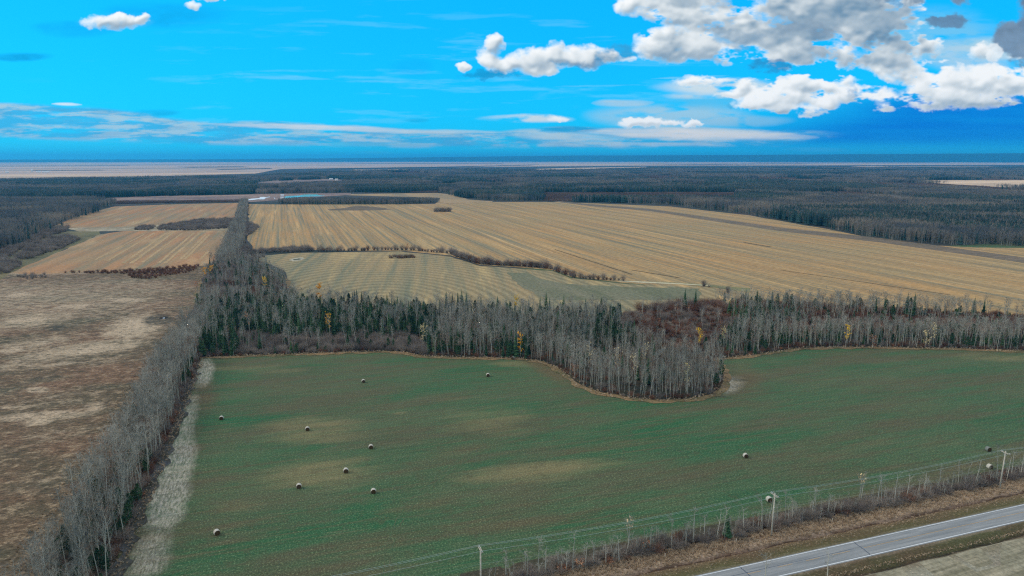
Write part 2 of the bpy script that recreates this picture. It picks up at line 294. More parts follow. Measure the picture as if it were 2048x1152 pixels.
def pasture_mat():
    t = NT('rough brown pasture'); p = t.pos(); a = t.attr('mask')
    c = t.mix(t.rng(t.noise(t.mapping(p, (0.5, 1, 1), (0, 0, R(20))), 0.03, 6, 0.66), 0.38, 0.62), S(88, 80, 62), S(116, 90, 70))
    c = t.mix(t.rng(t.noise(t.mapping(p, (0.4, 1, 1), (0, 0, R(14)), (4, 9, 0)), 0.06, 5, 0.6), 0.50, 0.72, 0, 0.8), c, S(84, 88, 72))
    rag = t.noise(t.mapping(p, (0.7, 1.2, 1), (0, 0, R(16))), 0.20, 6, 0.78)
    def ragged(ch, s): return t.rng(t.math('ADD', ch, t.math('MULTIPLY', t.math('SUBTRACT', rag, 0.5), s)), 0.30, 0.72)
    c = t.mix(t.math('MULTIPLY', ragged(a[0], 1.7), 0.85), c, S(184, 166, 140))
    c = t.mix(t.math('MULTIPLY', ragged(a[1], 1.3), 0.75), c, S(188, 168, 142))
    c = t.mix(t.math('MULTIPLY', ragged(a[2], 0.5), 0.85), c, S(62, 62, 54))
    f = t.noise(t.mapping(p, (0.6, 1, 1), (0, 0, R(25))), 0.9, 6, 0.88)
    f5 = t.noise(t.mapping(p, (0.75, 1, 1), (0, 0, R(18)), (8, 3, 0)), 0.26, 6, 0.85); c = t.mix(t.rng(f5, 0.515, 0.60, 0, 0.62), c, S(168, 148, 120)); c = t.mix(t.rng(f5, 0.48, 0.39, 0, 0.8), c, S(72, 68, 52))
    g = t.n('CombineColor'); k = t.rng(f, 0.38, 0.62, 0.4, 1.6)
    for i in range(3): t.l(k, g.inputs[i])
    return t.out(t.mix(1.0, c, g.outputs[0], 'MULTIPLY'), f, 0.4, 0.4)

def verge_mat():
    """the strip from the hedgerow to the highway and on to the next field: bands parallel to the road"""
    t = NT('roadside grass'); p = t.pos(); sp = t.n('SeparateXYZ'); t.l(p, sp.inputs[0])
    n = t.noise(t.mapping(p, (0.3, 1, 1)), 0.30, 5, 0.62)
    y = t.math('ADD', sp.outputs[1], t.math('MULTIPLY', t.math('SUBTRACT', n, 0.5), 3.2))
    f0 = t.rng(y, 98.0, 128.0); r = t.n('ValToRGB'); t.l(f0, r.inputs[0]); e = r.color_ramp.elements
    stops = [(98, S(150, 146, 128)), (101.6, S(128, 120, 98)), (102.2, S(44, 40, 32)), (102.9, S(80, 78, 52)), (105.5, S(84, 84, 56)), (106.2, S(126, 116, 96)), (112.9, S(110, 104, 80)), (113.5, S(92, 88, 58)), (115.0, S(96, 88, 60)),
             (116.9, S(116, 98, 74)), (117.3, S(64, 48, 38)), (117.8, S(124, 106, 90)), (119.6, S(172, 152, 132)), (121.6, S(146, 122, 102)), (122.6, S(104, 76, 60)), (124.0, S(86, 72, 54)), (127, S(70, 68, 54))]
    while len(e) < len(stops): e.new(0.5)
    for i, (yy, c) in enumerate(stops): e[i].position = (yy-98)/30.0
    for i, (yy, c) in enumerate(stops): e[i].color = c
    f = t.noise(t.mapping(p, (1, 1, 1)), 1.6, 4, 0.76)
    c = t.mix(t.rng(t.noise(t.mapping(p, (0.5, 1, 1)), 0.12, 4), 0.5, 0.75, 0, 0.6), r.outputs[0], S(98, 74, 60))
    c = t.mix(t.rng(f, 0.60, 0.75, 0, 0.55), c, S(205, 176, 156))
    g = t.n('CombineColor'); k = t.rng(f, 0.28, 0.70, 0.5, 1.35)
    for i in range(3): t.l(k, g.inputs[i])
    return t.out(t.mix(1.0, c, g.outputs[0], 'MULTIPLY'), f, 0.4, 0.3)

def plant_mat(name, c1, c2, rough=0.85, world=0.0, seedmix=1.0):
    """a tone per plant, and where world>0 drifts of tone through a wood"""
    t = NT(name); oi = t.n('ObjectInfo'); f = oi.outputs['Random']
    if world: f = t.math('ADD', t.math('MULTIPLY', f, 0.5), t.rng(t.noise(t.pos(), world, 3), 0.32, 0.68, -0.15, 0.65))
    t.b.inputs['Roughness'].default_value = rough
    return t.out(t.mix(f, c1, c2))

def simple(name, c, rough=0.8, spec=0.2, nscale=None, amount=0.3, metal=0):
    t = NT(name); t.b.inputs['Roughness'].default_value = rough; t.b.inputs['Specular IOR Level'].default_value = spec; t.b.inputs['Metallic'].default_value = metal
    if nscale:
        n = t.noise(t.n('TexCoord').outputs['Object'], nscale, 4, 0.6); d = tuple(x*(1-amount) for x in c[:3])+(1,)
        return t.out(t.mix(t.rng(n, 0.35, 0.65), d, c), n, 0.3, 0.05)
    return t.out(c)
M = {}
M['bark'] = plant_mat('pale aspen bark', S(150, 152, 140), S(196, 192, 176), world=0)
M['twig'] = plant_mat('bare grey twigs', S(100, 106, 102), S(176, 170, 156), world=0.03)
M['twig_brown'] = plant_mat('bare brown twigs', S(108, 90, 80), S(156, 130, 114), world=0.03)
M['spruce'] = plant_mat('spruce needles', S(38, 70, 54), S(74, 104, 70), world=0.03)
M['shrub'] = plant_mat('leafless willow stems', S(108, 100, 96), S(164, 152, 140), world=0.05)
M['brush'] = plant_mat('reddish brush stems', S(92, 64, 54), S(146, 108, 88), world=0.05)
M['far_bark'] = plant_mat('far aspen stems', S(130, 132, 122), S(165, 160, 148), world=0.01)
M['far_twig'] = plant_mat('haze tinted far twigs', S(76, 88, 98), S(158, 146, 130), world=0.012)  # cool end of the range carries distance haze in the colour
M['far_spruce'] = plant_mat('haze tinted far needles', S(22, 48, 52), S(48, 78, 76), world=0.01)  # needles tinted bluer than near ones, distance haze put into the colour
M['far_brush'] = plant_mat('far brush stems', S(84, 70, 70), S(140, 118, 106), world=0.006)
M['gold'] = plant_mat('golden aspen leaves', S(255, 178, 12), S(250, 205, 60))
M['pale_leaf'] = plant_mat('pale remaining leaves', S(220, 200, 140), S(240, 214, 170))
M['rust'] = plant_mat('rust red leaves', S(160, 112, 84), S(206, 150, 110))
M['wood'] = simple('weathered pole wood', S(206, 198, 180), 0.85, 0.2, 3.0, 0.3)
M['wire'] = simple('bare aluminium wire', S(160, 176, 166), 0.5, 0.4, None, 0, 0.2)
M['porcelain'] = simple('grey porcelain', S(215, 218, 218), 0.3, 0.5)
M['wrap'] = simple('white bale net wrap', S(200, 196, 184), 0.75, 0.2, 2.2, 0.22)
M['old_wrap'] = simple('weathered grey bale wrap', S(128, 134, 128), 0.8, 0.2, 2.2, 0.3)
M['straw'] = simple('old straw', S(94, 76, 54), 0.95, 0.1, 6.0, 0.5)
# ================================================================ mesh helpers
def new_mesh(name, V, F, mats, mi=None, smooth=False):
    me = bpy.data.meshes.new(name); V = np.asarray(V, np.float32)
    F3 = np.asarray([f for f in F], np.int32) if isinstance(F, list) and len(set(map(len, F))) == 1 else F
    if isinstance(F3, np.ndarray):
        k = F3.shape[1]; n = len(F3)
        me.vertices.add(len(V)); me.vertices.foreach_set('co', V.ravel()); me.loops.add(n*k); me.loops.foreach_set('vertex_index', F3.ravel())
        me.polygons.add(n); me.polygons.foreach_set('loop_start', np.arange(n, dtype=np.int32)*k); me.polygons.foreach_set('loop_total', np.full(n, k, np.int32))
    else:
        me.from_pydata([tuple(v) for v in V], [], F)
    for m_ in mats: me.materials.append(m_)
    if mi is not None: me.polygons.foreach_set('material_index', np.asarray(mi, np.int32))
    me.update(calc_edges=True); me.validate()
    if smooth: me.polygons.foreach_set('use_smooth', np.ones(len(me.polygons), bool))
    return me
def link(name, me, parent=None):
    o = bpy.data.objects.new(name, me); C.objects.link(o)
    if parent: o.parent = parent
    return o
def tag(o, label=None, cat=None, group=None, kind=None):
    if label: o['label'] = label
    if cat: o['category'] = cat
    if group: o['group'] = group
    if kind: o['kind'] = kind
    return o
def empty(name, loc, label, cat, group=None):
    o = bpy.data.objects.new(name, None); C.objects.link(o); o.location = loc; o.empty_display_size = 0.5
    return tag(o, label, cat, group)
class Geo:
    """triangle collector"""
    def __init__(s): s.V = []; s.F = []; s.M = []; s.n = 0
    def add(s, V, F, m=0):
        V = np.asarray(V, float).reshape(-1, 3); F = np.asarray(F, int).reshape(-1, 3)
        s.V.append(V); s.F.append(F+s.n); s.M.append(np.full(len(F), m)); s.n += len(V)
    def slivers(s, P0, P1, w, rng_, m=0):
        """thin triangles from P0 to P1, base width w"""
        P0 = np.asarray(P0); P1 = np.asarray(P1); k = len(P0); d = P1-P0
        r = rng_.normal(size=(k, 3)); q = np.cross(d, r); q /= np.linalg.norm(q, axis=1, keepdims=True)+1e-9; w = np.broadcast_to(np.asarray(w, float), (k,))[:, None]
        V = np.stack([P0-q*w/2, P0+q*w/2, P1], 1).reshape(-1, 3); s.add(V, np.arange(3*k).reshape(-1, 3), m)
    def tube(s, pts, rad, sides=5, m=0):
        pts = np.asarray(pts, float); k = len(pts); an = np.arange(sides)*2*math.pi/sides
        ring = np.stack([np.cos(an), np.sin(an), 0*an], 1)
        V = (pts[:, None, :] + ring[None]*np.asarray(rad)[:, None, None]).reshape(-1, 3); F = []
        for i in range(k-1):
            for j in range(sides):
                a = i*sides+j; b = i*sides+(j+1) % sides; F += [(a, b, b+sides), (a, b+sides, a+sides)]
        s.add(V, F, m)
    def mesh(s, name, mats):
        return new_mesh(name, np.concatenate(s.V), np.concatenate(s.F).astype(np.int32), mats, np.concatenate(s.M))

def aspen(seed, h, trunk_r=0.12, crown_from=0.45, spread=1.5, nb=18, nt=240, leaves=0, wide=0.05, fork=False):
    """returns trunk Geo and crown Geo of a bare northern aspen; leaves adds that many small leaf clumps"""
    g = np.random.RandomState(seed); T = Geo(); K = Geo()
    n = 7; z = np.linspace(0, h, n); lean = g.normal(size=2)*0.035*h; wob = np.cumsum(g.normal(size=(n, 2))*0.010*h, 0)*(z/h)[:, None]
    ax = np.stack([lean[0]*(z/h)**1.6 + wob[:, 0], lean[1]*(z/h)**1.6 + wob[:, 1], z], 1); ax[0, :2] = 0
    T.tube(ax, np.interp(z/h, [0, .05, .5, .85, 1], [trunk_r*1.15, trunk_r*0.95, trunk_r*0.75, trunk_r*0.4, 0.02]), 5)
    def axis(t): return np.stack([np.interp(t*h, z, ax[:, i]) for i in range(3)], -1)
    tips = []
    tb = crown_from + (1-crown_from)*np.sort(g.rand(nb))**0.85*0.97
    for t in tb:
        a = g.rand()*2*math.pi; prof = math.sin(math.pi*min(1, (1-t)/(1-crown_from)*0.8+0.12))
        L_ = spread*(0.45+0.75*prof)*(0.7+0.6*g.rand()); p0 = axis(np.array(t)); rise = 0.75+0.9*g.rand()
        p1 = p0 + np.array([math.cos(a)*L_*0.55, math.sin(a)*L_*0.55, L_*0.40*rise]); p2 = p0 + np.array([math.cos(a+0.2)*L_, math.sin(a+0.2)*L_, L_*0.95*rise])
        p2[2] = min(p2[2], h*1.01)
        r = np.array([0.035, 0.024, 0.008])*(1.2-0.4*t); T.tube([p0, p1, p2], r, 3)
        tips.append((p0, p1, p2))
    for t in (0.12+0.3*g.rand(5)):        # dead stubs low on the stem
        p0 = axis(np.array(t)); a = g.rand()*6.28; T.slivers([p0], [p0+np.array([math.cos(a), math.sin(a), 0.2])*0.7], 0.05, g)
    k = nt; idx = g.randint(0, len(tips), k); u = g.rand(k)
    A = np.array([tips[i][0] for i in idx]); B = np.array([tips[i][1] for i in idx]); D = np.array([tips[i][2] for i in idx])
    P = np.where((u < .5)[:, None], A+(B-A)*(u*2)[:, None], B+(D-B)*(u*2-1)[:, None])
    dr = (D-A)/(np.linalg.norm(D-A, axis=1, keepdims=True)+1e-6) + g.normal(size=(k, 3))*0.7; dr[:, 2] += 0.3; dr /= np.linalg.norm(dr, axis=1, keepdims=True)
    E_ = P + dr*(0.5+0.8*g.rand(k))[:, None]
    K.slivers(P, E_, wide, g, 0)
    if leaves:
        j = g.randint(0, k, leaves); c = P[j] + (E_[j]-P[j])*g.rand(leaves)[:, None]; d = g.normal(size=(leaves, 3)); d /= np.linalg.norm(d, axis=1, keepdims=True)
        K.slivers(c-d*0.17, c+d*0.24, 0.34, g, 1)
    return T, K
def spruce(seed, h, r=1.9, fullness=1.0):
    g = np.random.RandomState(seed); K = Geo(); K.tube([(0, 0, 0), (0, 0, h*0.55), (0, 0, h)], [0.14, 0.08, 0.01], 4, 1)
    lay = int(h*2.1); V0 = []; V1 = []; W = []
    for i in range(lay):
        t = i/(lay-1); z = h*(0.07+0.91*t); rr = r*(1-t)**0.85*(0.75+0.5*g.rand())+0.12; nb = max(4, int((11-5*t)*fullness))
        for a in np.arange(nb)*2*math.pi/nb+g.rand()*6:
            q = rr*(0.65+0.5*g.rand()); dz = -0.30*q*(0.5+g.rand())
            V0.append((0, 0, z+0.15)); V1.append((math.cos(a)*q, math.sin(a)*q, z+dz)); W.append(0.55*q+0.14)
    V0 = np.array(V0); V1 = np.array(V1); W = np.array(W); d = V1-V0; q = np.stack([-d[:, 1], d[:, 0], np.zeros(len(d))], 1); q /= np.linalg.norm(q, axis=1, keepdims=True)
    mid = V0+d*0.6; k = len(V0)
    drop = np.stack([np.zeros(k), np.zeros(k), -0.22*W-0.1], 1)
    V = np.stack([V0, mid-q*W[:, None]/2+drop, V1, mid+q*W[:, None]/2+drop, mid+drop*1.9], 1).reshape(-1, 3); b = np.arange(k)[:, None]*5
    K.add(V, np.concatenate([b+[0, 1, 2], b+[0, 2, 3], b+[0, 4, 2]]), 0)
    return K
def pine(seed, h, r=2.0):
    g = np.random.RandomState(seed); K = Geo(); K.tube([(0, 0, 0), (0.1, 0, h*0.5), (0, 0, h)], [0.16, 0.1, 0.02], 4, 1)
    k = 260; t = g.rand(k)**0.8; z = h*(0.22+0.78*t); rr = r*np.sin(math.pi*(0.16+0.80*t))*np.sqrt(g.rand(k)); a = g.rand(k)*6.283
    c = np.stack([np.cos(a)*rr, np.sin(a)*rr, z], 1); d = g.normal(size=(k, 3)); d[:, 2] = np.abs(d[:, 2])*0.8; d /= np.linalg.norm(d, axis=1, keepdims=True)
    K.slivers(c-d*0.35, c+d*0.45, 0.62, g, 0); K.slivers(c+d*0.45, c-d*0.3, 0.5, g, 0)
    return K
def shrub(seed, h, r, stems=130, w=0.05, leaf=0):
    g = np.random.RandomState(seed); K = Geo(); k = stems; a = g.rand(k)*6.283; q = np.sqrt(g.rand(k)); b = g.normal(size=(k, 2))*0.16*r
    base = np.stack([b[:, 0], b[:, 1], np.zeros(k)], 1); top = np.stack([np.cos(a)*q*r, np.sin(a)*q*r, h*np.sqrt(np.clip(1-0.72*q**2, 0.05, 1))*(0.75+0.3*g.rand(k))], 1)
    K.slivers(base, top, w, g, 0)
    f = 0.35+0.5*g.rand(k*2); i = np.arange(k*2) % k; P = base[i]+(top[i]-base[i])*f[:, None]; d = top[i]-base[i]; d /= np.linalg.norm(d, axis=1, keepdims=True); d += g.normal(size=d.shape)*0.5
    K.slivers(P, P+d*(0.28*h)*(0.6+0.7*g.rand(k*2))[:, None], w*0.9, g, 0)
    if leaf: j = g.randint(0, 2*k, leaf); d = g.normal(size=(leaf, 3)); K.slivers(P[j], P[j]+d*0.16, 0.28, g, 1)
    return K
def merge(*gs):
    """(Geo, material offset) pairs into one"""
    o = Geo()
    for g_, off in gs:
        for V, F, M_ in zip(g_.V, g_.F, g_.M): pass
        V = np.concatenate(g_.V); F = np.concatenate(g_.F); o.V.append(V); o.F.append(F+o.n); o.M.append(np.concatenate(g_.M)+off); o.n += len(V)
    return o
ASP = []
for i in range(9):
    h = [11.6, 10.4, 13.0, 9.4, 12.2, 11.0, 8.4, 12.6, 11.3][i]
    T, K = aspen(40+i, h, 0.095+0.012*(i % 3), 0.44+0.03*(i % 4), 1.25+0.12*(i % 3))
    ASP.append((h, T.mesh('trunk', [M['bark']]), K.mesh('crown', [M['twig_brown'] if i in (3, 6) else M['twig']]), merge((T, 0), (K, 1)).mesh('aspen', [M['bark'], M['twig_brown'] if i in (3, 6) else M['twig']])))
BIR = []
for i in range(6):
    h = [8.2, 7.0, 9.4, 6.0, 8.8, 7.6][i]
    T, K = aspen(140+i, h, 0.095, 0.42, 1.0, 10, 70, 0, 0.045)
    BIR.append((h, T.mesh('trunk', [M['bark']]), K.mesh('crown', [M['twig']])))
SPR = [spruce(60+i, [12.5, 10.5, 14.5, 9.0][i], [1.9, 1.7, 2.1, 1.7][i]).mesh('spruce', [M['spruce'], M['bark']]) for i in range(4)]
PIN = [pine(70+i, [10.5, 8.8, 11.5][i], [2.0, 2.3, 1.9][i]).mesh('pine', [M['spruce'], M['bark']]) for i in range(3)]
SHR = [shrub(80+i, [3.0, 2.4, 3.6, 2.0][i], [2.0, 1.8, 2.3, 1.5][i]).mesh('shrub', [M['shrub']]) for i in range(4)]
BRU = [shrub(90+i, [2.6, 2.1, 3.0][i], [1.9, 1.7, 2.1][i], leaf=(0, 30, 0)[i]).mesh('brush', [M['brush'], M['rust']]) for i in range(3)]

def patch(seed, kind, size=26.0, count=70):
    """a piece of far wood: many simple trees in one light mesh"""
    g = np.random.RandomState(seed); K = Geo()
    for i in range(count):
        x, y = (g.rand(2)-0.5)*size; h = {'aspen': 8.5+4.5*g.rand(), 'spruce': 8.5+6*g.rand(), 'brush': 2.2+1.8*g.rand()}[kind]
        if (kind == 'spruce' and g.rand() < 0.7) or (kind == 'aspen' and g.rand() < 0.04):
            for j in range(4):
                z = h*(0.1+0.24*j); r = 2.0*(1-0.22*j); a = g.rand()*6+np.arange(5)*2*math.pi/5
                V = np.concatenate([[[x, y, min(h, z+h*0.36)]], np.stack([x+np.cos(a)*r*(0.7+0.5*g.rand(5)), y+np.sin(a)*r*(0.7+0.5*g.rand(5)), z+0*a], 1)]); K.add(V, [(0, k+1, (k+1) % 5+1) for k in range(5)], 1)
        elif kind != 'brush':
            P = np.array([[x, y, 0]]); K.slivers(P, P+[[0, 0, h]], 0.26, g, 0)
            k = 26; t = 0.35+0.6*g.rand(k); a = g.rand(k)*6.283; q = 1.5*np.sqrt(g.rand(k)); c = np.stack([x+np.cos(a)*q*0.5, y+np.sin(a)*q*0.5, h*t], 1); e = c+np.stack([np.cos(a)*q*0.7, np.sin(a)*q*0.7, 1.5+0*a], 1); K.slivers(c, e, 0.20, g, 2)
        else:
            k = 26; a = g.rand(k)*6.283; q = 2.0*np.sqrt(g.rand(k)); b = np.stack([x+0*a, y+0*a, 0*a], 1)+g.normal(size=(k, 3))*[0.4, 0.4, 0]; e = np.stack([x+np.cos(a)*q, y+np.sin(a)*q, h*(0.6+0.4*g.rand(k))], 1); K.slivers(b, e, 0.24, g, 2)
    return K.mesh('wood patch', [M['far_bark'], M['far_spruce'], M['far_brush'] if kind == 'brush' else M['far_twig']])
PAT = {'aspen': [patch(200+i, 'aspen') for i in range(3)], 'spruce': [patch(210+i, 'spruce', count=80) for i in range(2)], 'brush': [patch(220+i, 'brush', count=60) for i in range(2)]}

def instancer(name, protos, P, scale, idx, label, rotz=None, tilt=0.0):
    """one object of kind 'stuff': prototypes set on points with geometry nodes"""
    n = len(P); me = bpy.data.meshes.new(name); me.vertices.add(n); me.vertices.foreach_set('co', np.asarray(P, np.float32).ravel())
    sc = np.asarray(scale, np.float32)
    if sc.ndim == 1: sc = np.repeat(sc[:, None], 3, 1)
    me.attributes.new('size', 'FLOAT_VECTOR', 'POINT').data.foreach_set('vector', sc.ravel())
    me.attributes.new('which', 'INT', 'POINT').data.foreach_set('value', np.asarray(idx, np.int32))
    gr_ = np.random.RandomState(n); tv = np.stack([gr_.normal(size=n)*tilt, gr_.normal(size=n)*tilt, gr_.rand(n)*6.283 if rotz is None else rotz], 1).astype(np.float32)
    me.attributes.new('turn', 'FLOAT_VECTOR', 'POINT').data.foreach_set('vector', tv.ravel())
    o = link(name, me); tag(o, label, None, None, 'stuff')
    col = bpy.data.collections.new(name+' kinds')
    for i, m_ in enumerate(protos): q = bpy.data.objects.new('%s_kind_%02d' % (name, i), m_); col.objects.link(q)
    ng = bpy.data.node_groups.new(name, 'GeometryNodeTree'); ng.interface.new_socket('Geometry', in_out='INPUT', socket_type='NodeSocketGeometry'); ng.interface.new_socket('Geometry', in_out='OUTPUT', socket_type='NodeSocketGeometry')
    N = ng.nodes.new; L = ng.links.new; gi = N('NodeGroupInput'); go = N('NodeGroupOutput'); ip = N('GeometryNodeInstanceOnPoints'); ci = N('GeometryNodeCollectionInfo')
    ci.inputs[0].default_value = col; ci.inputs['Separate Children'].default_value = True; ci.inputs['Reset Children'].default_value = True
    def na(nm, tp):
        q = N('GeometryNodeInputNamedAttribute'); q.data_type = tp; q.inputs[0].default_value = nm; return q.outputs[0]
    L(gi.outputs[0], ip.inputs['Points']); L(ci.outputs[0], ip.inputs['Instance']); ip.inputs['Pick Instance'].default_value = True
    L(na('which', 'INT'), ip.inputs['Instance Index']); L(na('size', 'FLOAT_VECTOR'), ip.inputs['Scale'])
    L(na('turn', 'FLOAT_VECTOR'), ip.inputs['Rotation']); L(ip.outputs[0], go.inputs[0])
    md = o.modifiers.new('place', 'NODES'); md.node_group = ng
    return o
# ---------------------------------------------------------------- point sampling
def inside(poly, x, y):
    r = np.zeros(x.shape, bool); n = len(poly); j = n-1
    for i in range(n):
        xi, yi = poly[i]; xj, yj = poly[j]
        if yi != yj: r ^= ((yi > y) != (yj > y)) & (x < (xj-xi)*(y-yi)/(yj-yi)+xi)
        j = i
    return r
def world_poly(px): return [at(*p) for p in px]
def scatter(poly, spacing, seed, jitter=0.85):
    """points on a shaken grid inside a ground polygon"""
    g = np.random.RandomState(seed); a = np.array(poly); x0, y0 = a.min(0); x1, y1 = a.max(0)
    X, Y = np.meshgrid(np.arange(x0, x1, spacing), np.arange(y0, y1, spacing)); X = X.ravel()+(g.rand(X.size)-0.5)*spacing*jitter*1.3; Y = Y.ravel()+(g.rand(Y.size)-0.5)*spacing*jitter*1.3
    k = inside(poly, X, Y); return X[k], Y[k]
# ================================================================ land
def smooth_poly(pts, step, amp, seed):
    """a closed outline with a fine uneven edge"""
    g = random.Random(seed); out = []; n = len(pts)
    for i in range(n):
        a = Vector(pts[i]); b = Vector(pts[(i+1) % n]); L_ = (b-a).length; k = max(1, int(L_/step)); nrm = Vector((-(b-a).y, (b-a).x)).normalized() if L_ else Vector((0, 0))
        for j in range(k):
            p = a.lerp(b, j/k) + nrm*(g.uniform(-amp, amp) if j else 0); out.append((p.x, p.y))
    return out
def sheet(name, pts, z, mat, step=8, amp=0.8, label=None, seed=1):
    q = smooth_poly(pts, step, amp, seed) if step else pts
    tri = tessellate_polygon([[Vector((x, y, 0)) for x, y in q]]); V = [(x, y, z) for x, y in q]
    F = []
    for a, b, c in tri:
        ux, uy = V[b][0]-V[a][0], V[b][1]-V[a][1]; wx, wy = V[c][0]-V[a][0], V[c][1]-V[a][1]
        F.append((a, b, c) if ux*wy-uy*wx > 0 else (a, c, b))
    o = link(name, new_mesh(name, V, F, [mat])); o['kind'] = 'structure'
    if label: o['label'] = label
    return o
def grid_field(name, x0, x1, y0, y1, step, z, mat, masks, label):
    X, Y = np.meshgrid(np.arange(x0, x1+step, step), np.arange(y0, y1+step, step)); ny, nx = X.shape
    i = np.arange(ny-1)[:, None]*nx+np.arange(nx-1)[None]; F = np.stack([i, i+1, i+nx+1, i+nx], -1).reshape(-1, 4).astype(np.int32)
    me = new_mesh(name, np.stack([X.ravel(), Y.ravel(), np.full(X.size, z)], 1), F, [mat])
    px, py, _ = seen(X.ravel(), Y.ravel()); col = np.zeros((X.size, 4), np.float32); col[:, 3] = 1
    for ch, cx, cy, rx, ry, a, ang in masks:
        ca, sa = math.cos(R(ang)), math.sin(R(ang)); dx = (px-cx)*ca+(py-cy)*sa; dy = -(px-cx)*sa+(py-cy)*ca
        d = np.sqrt((dx/rx)**2+(dy/ry)**2); col[:, ch] = np.maximum(col[:, ch], a*np.clip(1.35-d*0.75, 0, 1))
    me.color_attributes.new('mask', 'FLOAT_COLOR', 'POINT').data.foreach_set('color', col.ravel())
    o = link(name, me); tag(o, label, None, None, 'structure'); return o

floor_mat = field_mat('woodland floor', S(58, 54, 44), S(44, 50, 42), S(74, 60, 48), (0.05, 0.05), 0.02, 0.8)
far_wood_mat = field_mat('far woodland floor', S(62, 68, 66), S(40, 54, 52), S(78, 74, 72), (0.0015, 0.006), 0.0012, 0.05, (0.75, 1.25))
V = []; n = 96; rad = [0, 600, 2500, 8000, 20000, 45000]
for r_ in rad[1:]:
    for k in range(n): V.append((math.cos(2*math.pi*k/n)*r_, math.sin(2*math.pi*k/n)*r_, 0))
V.append((0, 0, 0)); F = [(len(V)-1, k, (k+1) % n) for k in range(n)]
for j in range(len(rad)-2):
    for k in range(n): F.append((j*n+k, (j+1)*n+k, (j+1)*n+(k+1) % n)); F.append((j*n+k, (j+1)*n+(k+1) % n, j*n+(k+1) % n))
g_ = link('ground', new_mesh('ground', V, F, [far_wood_mat])); g_['kind'] = 'structure'; g_['label'] = 'dark wooded plain reaching to the horizon'

# ---- green crop field in the foreground
MG = [(2, 1462, 772, 26, 16, .7, -20), (1, 1478, 762, 42, 30, .9, -10), (0, 625, 862, 105, 26, .8, -2), (0, 640, 950, 120, 34, .75, -4), (0, 980, 838, 95, 20, .7, -6), (0, 1070, 945, 150, 17, .95, -6), (0, 1010, 865, 60, 14, .5, -6), (0, 520, 738, 90, 9, .6, 0), (0, 800, 826, 18, 3, .9, -8), (0, 640, 895, 80, 14, .35, 0),
      (0, 1030, 728, 60, 7, .7, 3), (0, 1800, 890, 120, 16, .4, -4), (0, 1990, 715, 90, 8, .7, 3), (0, 1640, 760, 100, 9, .35, 2), (0, 480, 1010, 60, 26, .4, 0), (0, 880, 800, 90, 8, .35, -4),
      (1, 1095, 738, 60, 15, 1, 28), (1, 1010, 1050, 130, 15, .6, -8), (1, 850, 1010, 90, 14, .6, -8), (1, 1240, 890, 140, 12, .5, -8), (1, 1400, 1000, 130, 14, .45, -8), (1, 900, 905, 110, 12, .55, -8), (1, 1700, 905, 130, 12, .5, -8), (1, 760, 1090, 90, 14, .5, -8), (1, 1150, 830, 120, 9, .35, -6),
      (1, 1900, 820, 130, 12, .35, -3), (1, 405, 790, 26, 40, .8, 0), (1, 1320, 1080, 170, 16, .8, -13), (1, 1650, 1010, 200, 14, .8, -13), (1, 1960, 930, 160, 10, .8, -13), (1, 385, 870, 24, 60, .6, 10), (1, 270, 1100, 60, 50, .8, 0),
      (2, 408, 742, 16, 24, 1.3, 12), (2, 372, 850, 16, 60, .9, 14), (2, 355, 930, 26, 60, 1.3, 14), (2, 335, 1000, 32, 60, 1.3, 18), (2, 300, 1110, 34, 60, .85, 30), (2, 1452, 770, 16, 14, 1.2, -20)]
green = grid_field('green_field', -46, 900, 122, 520, 2.5, 0.02, green_field_mat(), MG, 'young green crop field with tan and brown patches')
# ---- rough pasture on the left
MP = [(1, 40, 590, 30, 4, .9, -4), (1, 150, 612, 40, 4, .8, -4), (1, 60, 640, 40, 4, .9, -4), (1, 220, 668, 24, 4, .8, -8), (1, 180, 700, 40, 5, .8, -8), (1, 110, 730, 50, 4, .7, -8), (1, 255, 600, 40, 4, .8, 0), (1, 20, 700, 30, 4, .7, -8), (0, 120, 870, 90, 14, .4, -5), (0, 90, 960, 60, 20, .35, -10), (0, 90, 600, 300, 45, .5, 0), (0, 250, 575, 170, 24, .45, 0), (0, 60, 690, 110, 14, .55, -10), (0, 270, 655, 55, 24, .85, -10), (0, 160, 700, 130, 14, .7, -8), (0, 60, 640, 120, 18, .6, -8), (0, 210, 720, 60, 16, .4, -8), (0, 120, 800, 120, 20, .35, -5), (0, 30, 730, 80, 14, .5, -10), (0, 250, 690, 40, 12, .7, -10),
      (1, 75, 780, 20, 5, 1.1, 0), (1, 85, 832, 80, 8, 1.0, -4), (1, 75, 845, 24, 6, 1.0, 0), (1, 190, 815, 22, 7, .9, -4), (1, 25, 815, 30, 5, .7, 0), (1, 110, 795, 30, 5, .5, -5), (1, 265, 650, 30, 10, .8, -10), (1, 60, 545, 120, 5, .7, 0),
      (2, 316, 640, 26, 9, 1.1, -5), (2, 115, 656, 18, 6, .9, 0), (2, 90, 755, 50, 5, .5, -5)]
pasture = grid_field('pasture', -900, -50, 60, 632, 3.0, 0.025, pasture_mat(), MP, 'rough brown pasture left of the aspen belt')
